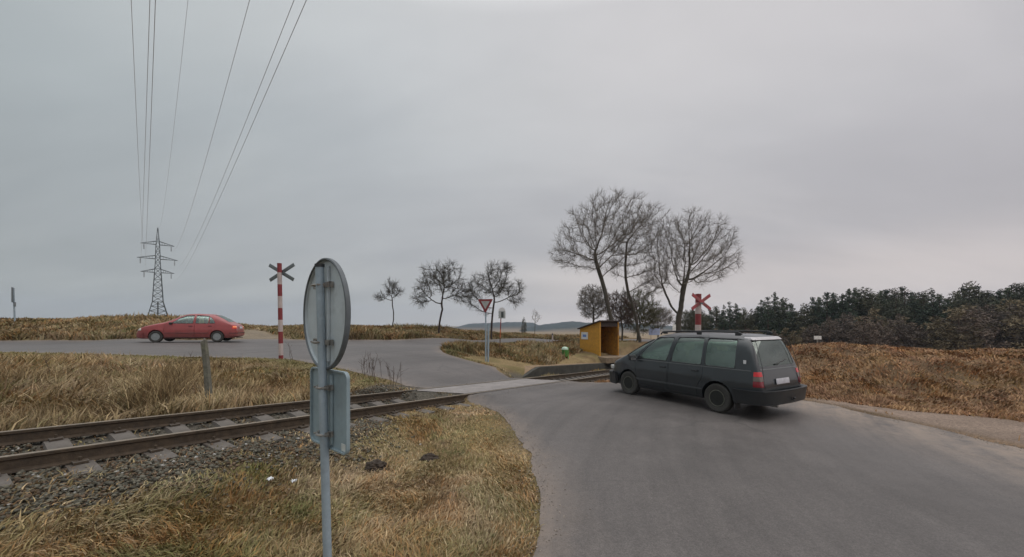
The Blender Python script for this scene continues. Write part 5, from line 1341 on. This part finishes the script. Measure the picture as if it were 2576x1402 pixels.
skyline = [(1740, 795), (1790, 790), (1830, 778), (1862, 775), (1880, 795), (1888, 800), (1905, 770), (1935, 752), (1965, 752), (1990, 770), (2000, 800), (2010, 790), (2040, 758), (2100, 746), (2180, 742), (2280, 738), (2350, 745), (2390, 760), (2400, 750), (2440, 728), (2470, 745), (2520, 742), (2576, 728), (2700, 720), (2900, 715)]
su = [q[0] for q in skyline]; sv = [q[1] - 7 for q in skyline]
rs = np.random.default_rng(77)
def bl(u):
    if u < 2003: return 'leafless brown tree seen just above the roof of the van', 'brown trees above the van'
    if u < 2330: return 'leafless brown tree at the wood edge behind the small white board', 'brown trees at the middle of the wood edge'
    return 'leafless brown tree at the right end of the wood edge, round the pale birch', 'brown trees at the right end of the wood'
def pl(u):
    if u < 1886: return 'dark pine tree in the low clump right behind the right crossbuck', 'pines of the low clump'
    if u < 2003: return 'dark pine tree in the separate round clump above the van', 'pines of the round clump'
    return 'dark pine tree in the long wood beyond the brown bank', 'pines of the long wood'
u = 1752.
rowdef = [(78, 19, 0, protos), (90, 20, 0, protos)]
for Y0, du, off, prs in rowdef:
    u = 1735 + rs.uniform(0, 10)
    while u < 2860:
        Y = Y0 + rs.uniform(-3, 3) - (u - 1735) * .016; x = (u - CX) / FPX * Y; g = T1(x, Y)
        vt = np.interp(u, su, sv) + rs.uniform(-7, 10) + (0 if Y0 < 80 else 3)
        top = EYE + (HY - vt) / FPX * Y
        if vt < 792 or Y0 > 80 or rs.random() < .5:
            k = rs.integers(0, len(prs)); hh = [14, 12.5, 15, 13.5, 11][k]; s = (top - g) / hh
            place(prs[k], x, Y, g, max(.35, s * rs.uniform(.85, 1.1)), rs.uniform(0, 6.28), 'pine_tree', *pl(u), s)
        u += du * rs.uniform(.75, 1.3)
u = 1760.
while u < 2860:
    Y = 68 + rs.uniform(-3, 3) - (u - 1735) * .014; x = (u - CX) / FPX * Y; g = T1(x, Y)
    vt = np.interp(u, [1760, 2000, 2060, 2140, 2240, 2330, 2400, 2500, 2860], [838, 832, 812, 792, 800, 828, 790, 775, 770]) + rs.uniform(-12, 14)
    k = rs.integers(0, 3); s = (EYE + (HY - vt) / FPX * Y - g) / [8.5, 7, 9.5][k]
    if s > .25: place(bproto[k], x, Y, g, max(.5, s * rs.uniform(.9, 1.3)), rs.uniform(0, 6.28), 'woodland_edge_tree', *bl(u), s)
    u += 17 * rs.uniform(.7, 1.4)
# a pale slender birch trunk in the wood
for uu, vt in ((2445, 790), (2168, 845)):
    Y = 60; x, y, z = PX(uu, vt, Y); g = T1(x, y)
    if uu == 2445:
        bare_tree('birch_tree', (x, y, g), [(0, 0, -.4), (0, 0, (z - g) * .4), (.1, 0, (z - g) * .75)], ell(90, (0, 0, (z - g) * .95), (1.3, 1.2, 2.2), rs), 'pale slender birch standing in front of the dark wood', thick=.03, twig=.5, ntw=3, seed=61, step=.3, kill=.3, maxr=.13, mt=mat('birch bark', (.20, .185, .17), .8), tw=(.012, .008), r0=.0105, infl=4)
# small dark round tree on the hill side
Y = 230; x, y, z = PX(1318, 845, Y); zt = PX(1318, 800, Y)[2]; g = z - 1
place(protos[4], x, y, g, .55, 1, 'field_tree', 'small dark round tree in the distant field below the hills', None, (zt - g) / 11)
# ------------------------------------------------------------------ grass and weeds
M_blade = tintmat('grass blades', .85, .2, 1, 3, .12)
def blades(n, rmin, rmax, power, dens, hfun, colfun, name, label, seed, wmul=1.0, az=(-66, 62), lean=.8, ybias=None):
    rs = np.random.default_rng(seed)
    # distances drawn so that nearer ground gets more, finer blades
    q = rs.random(n); e = 2 - power
    r = (rmin ** e + q * (rmax ** e - rmin ** e)) ** (1 / e) if abs(e) > 1e-6 else rmin * (rmax / rmin) ** q
    th = R(1) * rs.uniform(az[0], az[1], n)
    x = r * np.sin(th); y = r * np.cos(th)
    zo_ = zones(x, y); d = dens(x, y, zo_, r); k = rs.random(n) < d
    x, y, r = x[k], y[k], r[k]; zo_ = {a: b[k] for a, b in zo_.items()}; n = len(x)
    z = T(x, y) + bumps(x, y, zo_); h = hfun(x, y, zo_, r) * rs.uniform(.55, 1.25, n)
    # combed, flopped growth: neighbouring blades lean the same way
    ang = 2 * PI * (fbm(x, y, .55, 301) * 1.6 + fbm(x, y, 2.2, 302) * .7) + rs.normal(0, .95, n)
    ln = lean * np.clip(.35 + 1.1 * fbm(x, y, 1.4, 303) + rs.normal(0, .25, n), .08, 1.7)
    dx, dy = np.cos(ang), np.sin(ang)
    w = (.0022 + .00085 * r) * rs.uniform(.7, 1.4, n) * wmul
    px, py = -dy, dx
    # face the blade's width roughly across the line of sight of nobody in particular
    ta = rs.uniform(0, PI, n); px, py = np.cos(ta), np.sin(ta)
    V = np.zeros((n, 5, 3)); b = np.stack([x, y, z - .01], 1)
    up = 1 / np.sqrt(1 + ln ** 2)
    m = b + np.stack([dx * h * .5 * ln * up * .8, dy * h * .5 * ln * up * .8, h * .55 * np.maximum(up, .35)], 1)
    t = m + np.stack([dx * h * .6 * ln, dy * h * .6 * ln, h * (.52 - .42 * np.minimum(ln, 1.6))], 1)
    pw = np.stack([px * w, py * w, np.zeros(n)], 1)
    V[:, 0] = b - pw; V[:, 1] = b + pw; V[:, 2] = m + pw * .8; V[:, 3] = m - pw * .8; V[:, 4] = t
    base = np.arange(n)[:, None] * 5
    F = np.concatenate([base + np.array([0, 1, 2]), base + np.array([0, 2, 3]), base + np.array([3, 2, 4])])
    c = np.clip(colfun(x, y, zo_, r, rs), 0, 1); c = np.repeat(c, 5, 0)
    return tag(fastmesh(name, V.reshape(-1, 3), F, M_blade, c), label, 'grass', kind='stuff')
STRAW = np.array([.40, .305, .165]); PALE = np.array([.50, .40, .26]); BROWN = np.array([.20, .135, .072]); OLIVE = np.array([.165, .155, .062]); RUST = np.array([.36, .175, .06]); GREEN = np.array([.125, .16, .06]); MAUVE = np.array([.26, .18, .13])
def mixcols(x, y, rs, n, wts):
    "weights shift with soft patches"
    cols = np.array([STRAW, PALE, BROWN, OLIVE, RUST, GREEN, MAUVE]); W_ = np.tile(np.array(wts, float), (n, 1))
    for k in range(7): W_[:, k] *= np.clip(sst(.32, .68, fbm(x, y, .7 + .23 * k, 400 + 7 * k)) * 1.9, .05, None)
    W_ /= W_.sum(1, keepdims=True); cs = W_.cumsum(1); r_ = rs.random((n, 1)); idx = (r_ > cs).sum(1).clip(0, 6)
    mean = W_ @ cols
    return (cols[idx] * .42 + mean * .58) * rs.uniform(.74, 1.24, (n, 1))
def dryedge(z0, lo=-.04, hi=.14): return (1 - z0['road']) * sst(lo, hi, z0['dr'])
def camside(z0): return (z0['s'] > .3) & (z0['t'] < 6)
# verge between the near road and the rails
def d1(x, y, z, r):
    d = dryedge(z) * camside(z) * (1 - z['ball'] * .80) * (x < 3)
    bare = sst(.60, .70, fbm(x, y, 1.1, 500)); return d * (1 - .2 * bare) * sst(.1, .4, z['s'])
def h1(x, y, z, r):
    h = .07 + .13 * sst(.35, .7, fbm(x, y, .8, 501)) + .05 * fbm(x, y, 3, 502)
    near = sst(5.0, 2.6, r) if False else 1 - sst(2.6, 6.5, r)
    h = h * (.75 + .7 * near); h *= (.5 + .5 * sst(.0, .8, z['dr'])) * .85; return h
def c1(x, y, z, r, rs):
    n = len(x); c = mixcols(x, y, rs, n, [1.3, .8, .8, 1.25, .9, .4, .6]); return c * 1.20
blades(330000, 1.6, 15, 1.55, d1, h1, c1, 'verge_grass', 'dry matted grass verge beside the near road', 51)
blades(60000, 1.6, 13, 1.5, lambda x, y, z, r: d1(x, y, z, r) * sst(.42, .6, fbm(x, y, 1.9, 571)), lambda x, y, z, r: .045 + .04 * fbm(x, y, 4, 572), lambda x, y, z, r, rs: mixcols(x, y, rs, len(x), [.5, .6, 1.4, .5, .7, .5, 1.6]) * .85, 'dead_leaves', 'dead leaves and low rosettes scattered through the verge', 58, wmul=3.2, lean=1.6)
# long growth between the rails and the far road
def d2(x, y, z, r): return dryedge(z) * (z['s'] < -2.3) * (z['t'] < 3.5) * (1 - z['ball']) * (y < 17.5) * (x < 2)
def h2(x, y, z, r):
    tall = sst(.36, .62, fbm(x, y, .45, 511)) * sst(.8, 3, z['dr']) * sst(-2.3, -3.6, -(-z['s'])) if False else sst(.34, .60, fbm(x, y, .45, 511)) * sst(.9, 2.6, z['dr'])
    return .09 + .34 * tall
def c2(x, y, z, r, rs):
    n = len(x); c = mixcols(x, y, rs, n, [1.2, .8, 1.3, .9, .45, .25, .8])
    g = (1 - sst(.4, 1.6, z['dr']))[:, None] * .7; return (c * (1 - g) + np.array([.17, .165, .07]) * g * rs.uniform(.8, 1.2, (n, 1))) * 1.03
blades(300000, 4.5, 26, 1.5, d2, h2, c2, 'long_grass', 'long dry grass between the rails and the far road', 52, lean=.75)
# rust coloured strip close to the rails
def d2b(x, y, z, r): return dryedge(z) * ((z['s'] < -2.0) & (z['s'] > -3.6)) * (z['t'] < 1.5) * (z['t'] > -12) * sst(.4, .6, fbm(x, y, .9, 520))
blades(60000, 4.5, 16, 1.5, d2b, lambda x, y, z, r: .06 + .05 * fbm(x, y, 2, 521), lambda x, y, z, r, rs: mixcols(x, y, rs, len(x), [.8, .3, .6, .8, 2.2, .5, .5]) * .9, 'rusty_moss', 'short rust and yellow growth along the far rail', 56, lean=.9)
# the far bank behind the road
def d3(x, y, z, r): return dryedge(z) * (y > 16) * (x < 6 + (y - 30) * .4) * (1 - z['cut']) * (z['t'] > -60) * ((y > 19) | (x < -20)) * (z['s'] < -3)
def c3(x, y, z, r, rs):
    n = len(x); lo = (1 - sst(.2, 2.2, z['dr']))[:, None]; c = mixcols(x, y, rs, n, [1.2, .45, .9, 1.5, .9, .3, .4]) * .92; return c * (1 - lo * .25)
blades(240000, 17, 62, 1.5, d3, lambda x, y, z, r: .20 + .32 * sst(.4, .7, fbm(x, y, .25, 531)), c3, 'bank_grass', 'olive and brown rough grass on the far bank', 53, wmul=1.2, az=(-68, 26), lean=.7)
# triangle by the give way sign and around the shelter
def d4(x, y, z, r):
    onp = (z['s'] < -2.2) & (z['s'] > -5.3) & (z['t'] > PLT0 - .7)
    return dryedge(z) * (z['s'] < -1.7) * (z['t'] > 3) * (1 - onp) * (x > -6) * (x < 16) * (y < 44)
blades(150000, 14, 44, 1.5, d4, lambda x, y, z, r: .10 + .20 * sst(.4, .7, fbm(x, y, .5, 541)), lambda x, y, z, r, rs: mixcols(x, y, rs, len(x), [1.3, .5, .6, 1.4, .8, .5, .3]) * .9, 'triangle_grass', 'rough yellow grass around the give way sign and shelter', 54, wmul=1.1, az=(-20, 32), lean=.8)
# reddish litter and tufts right of the rails
def d5(x, y, z, r): return dryedge(z, .0, .5) * (z['s'] > .5) * (x > 1.5) * (y > 5) * (1 - z['dust']) * (y < 40) * (.7 + .3 * sst(.4, .6, fbm(x, y, 1.0, 551))) * (z['dr'] > .5)
def c5(x, y, z, r, rs): return mixcols(x, y, rs, len(x), [1.1, .9, .9, .4, .6, .12, 2.2]) * np.array([[.96, .78, .70]])
blades(330000, 8, 40, 1.5, d5, lambda x, y, z, r: .07 + .15 * fbm(x, y, 1.5, 552), c5, 'leaf_litter', 'reddish brown leaf litter and dry tufts on the right bank', 55, wmul=.95, az=(4, 66), lean=.95)
# thin grass between the rails
def d6(x, y, z, r): return ((z['q'] < 1.6) & (z['t'] < .5) & (z['t'] > -14)) * sst(.46, .6, fbm(x, y, 1.6, 561)) * (.25 + .75 * sst(-5, -1.5, z['t']))
blades(110000, 4, 14, 1.5, d6, lambda x, y, z, r: .05 + .05 * fbm(x, y, 2, 562), c1, 'track_grass', 'sparse grass growing between the sleepers', 57, lean=.9)
# upright dry weed stems beside the crossing
def weeds(name, spots, label, seed, hh, col):
    rs = random.Random(seed); m = MB()
    for u, v, k in spots:
        x, y, z = byz(u, v, .35)
        for _ in range(6): x, y, z = byz(u, v, T1(x, y))
        for _ in range(k):
            x0 = x + rs.gauss(0, .10); y0 = y + rs.gauss(0, .12); h = hh * rs.uniform(.5, 1.1); lx, ly = rs.gauss(0, .12), rs.gauss(0, .12); g = T1(x0, y0)
            f = lambda s: (x0 + lx * h * s, y0 + ly * h * s, g + h * s)
            m.tube([f(0), f(.5), f(1)], [.007, .005, .003], 4, cap=False)
            for j in range(rs.randint(3, 7)):
                s = rs.uniform(.4, .95); q = Vector(f(s)); m.tube([q, q + Vector((rs.gauss(0, .07), rs.gauss(0, .07), rs.uniform(.05, .16)))], [.004, .0025], 3, cap=False)
    me = m.mesh(name); me.materials.append(mat(name + ' stem', col, .9)); o = bpy.data.objects.new(name, me); C.objects.link(o); tag(o, label, 'weeds', kind='stuff')
weeds('dry_weeds', [(925, 950, 5), (940, 952, 5), (955, 955, 3), (985, 962, 4), (1000, 965, 2), (727, 912, 2), (915, 948, 2), (460, 935, 2), (120, 1010, 1)], 'dark upright dry weed stems beside the crossing', 5, .62, (.075, .052, .040))
# tall straw clump left of the concrete post
def reeds(spots, name, label, seed):
    rs = np.random.default_rng(seed); Vs = []; Fs = []; cs = []; off = 0
    for u, v, n, hh, sp in spots:
        x, y, z = byz(u, v, .5)
        for _ in range(6): x, y, z = byz(u, v, T1(x, y))
        x0 = x + rs.normal(0, sp, n); y0 = y + rs.normal(0, sp, n); g = T(x0, y0); h = hh * rs.uniform(.5, 1.1, n); a = rs.uniform(0, 2 * PI, n); l = np.abs(rs.normal(.0, .45, n)) + .08
        w = .0065 * rs.uniform(.7, 1.3, n); pa = rs.uniform(0, PI, n); pw = np.stack([np.cos(pa) * w, np.sin(pa) * w, 0 * w], 1)
        V = []; 
        for k, s in enumerate((0, .4, .75, 1.0)):
            c = np.stack([x0 + np.cos(a) * h * l * s ** 1.8, y0 + np.sin(a) * h * l * s ** 1.8, g + h * (s - .28 * l * s ** 3)], 1); q = [1, .9, .6, .1][k]; V += [c - pw * q, c + pw * q]
        V = np.stack(V, 1); m = np.arange(n)[:, None] * 8 + off
        for k in range(3): Fs.append(m + np.array([2 * k, 2 * k + 1, 2 * k + 3, 2 * k + 2]))
        Vs.append(V.reshape(-1, 3)); off += n * 8; c = np.where(rs.random((n, 1)) < .55, STRAW, BROWN) * rs.uniform(.6, 1.15, (n, 1)); cs.append(np.repeat(c, 8, 0))
    tag(fastmesh(name, np.concatenate(Vs), np.concatenate(Fs), M_blade, np.concatenate(cs)), label, 'grass', kind='stuff')
reeds([(405, 1030, 420, .85, .22), (430, 990, 350, .75, .25), (370, 1020, 260, .6, .2), (470, 960, 260, .6, .25), (300, 1000, 200, .5, .3), (560, 960, 160, .45, .25), (200, 1030, 200, .45, .3), (90, 1040, 200, .5, .3), (150, 960, 200, .45, .4), (620, 975, 120, .4, .25), (30, 980, 160, .45, .3)], 'tall_straw', 'tall pale straw clumps left of the concrete post', 8)
# ------------------------------------------------------------------ air
def haze():
    m = MB(); m.box((150, 900, 25), (4400, 2900, 150)); me = m.mesh('haze')
    mt = bpy.data.materials.new('haze air'); mt.use_nodes = True; t = mt.node_tree; t.nodes.clear()
    v = N(t, 'ShaderNodeVolumePrincipled'); v.inputs['Color'].default_value = (.70, .80, .95, 1); v.inputs['Density'].default_value = HAZE_D; v.inputs['Anisotropy'].default_value = .2
    o = N(t, 'ShaderNodeOutputMaterial'); t.links.new(v.outputs[0], o.inputs['Volume']); me.materials.append(mt)
    ob = bpy.data.objects.new('haze', me); C.objects.link(ob); tag(ob, kind='stuff')
HAZE_D = .00028
haze()
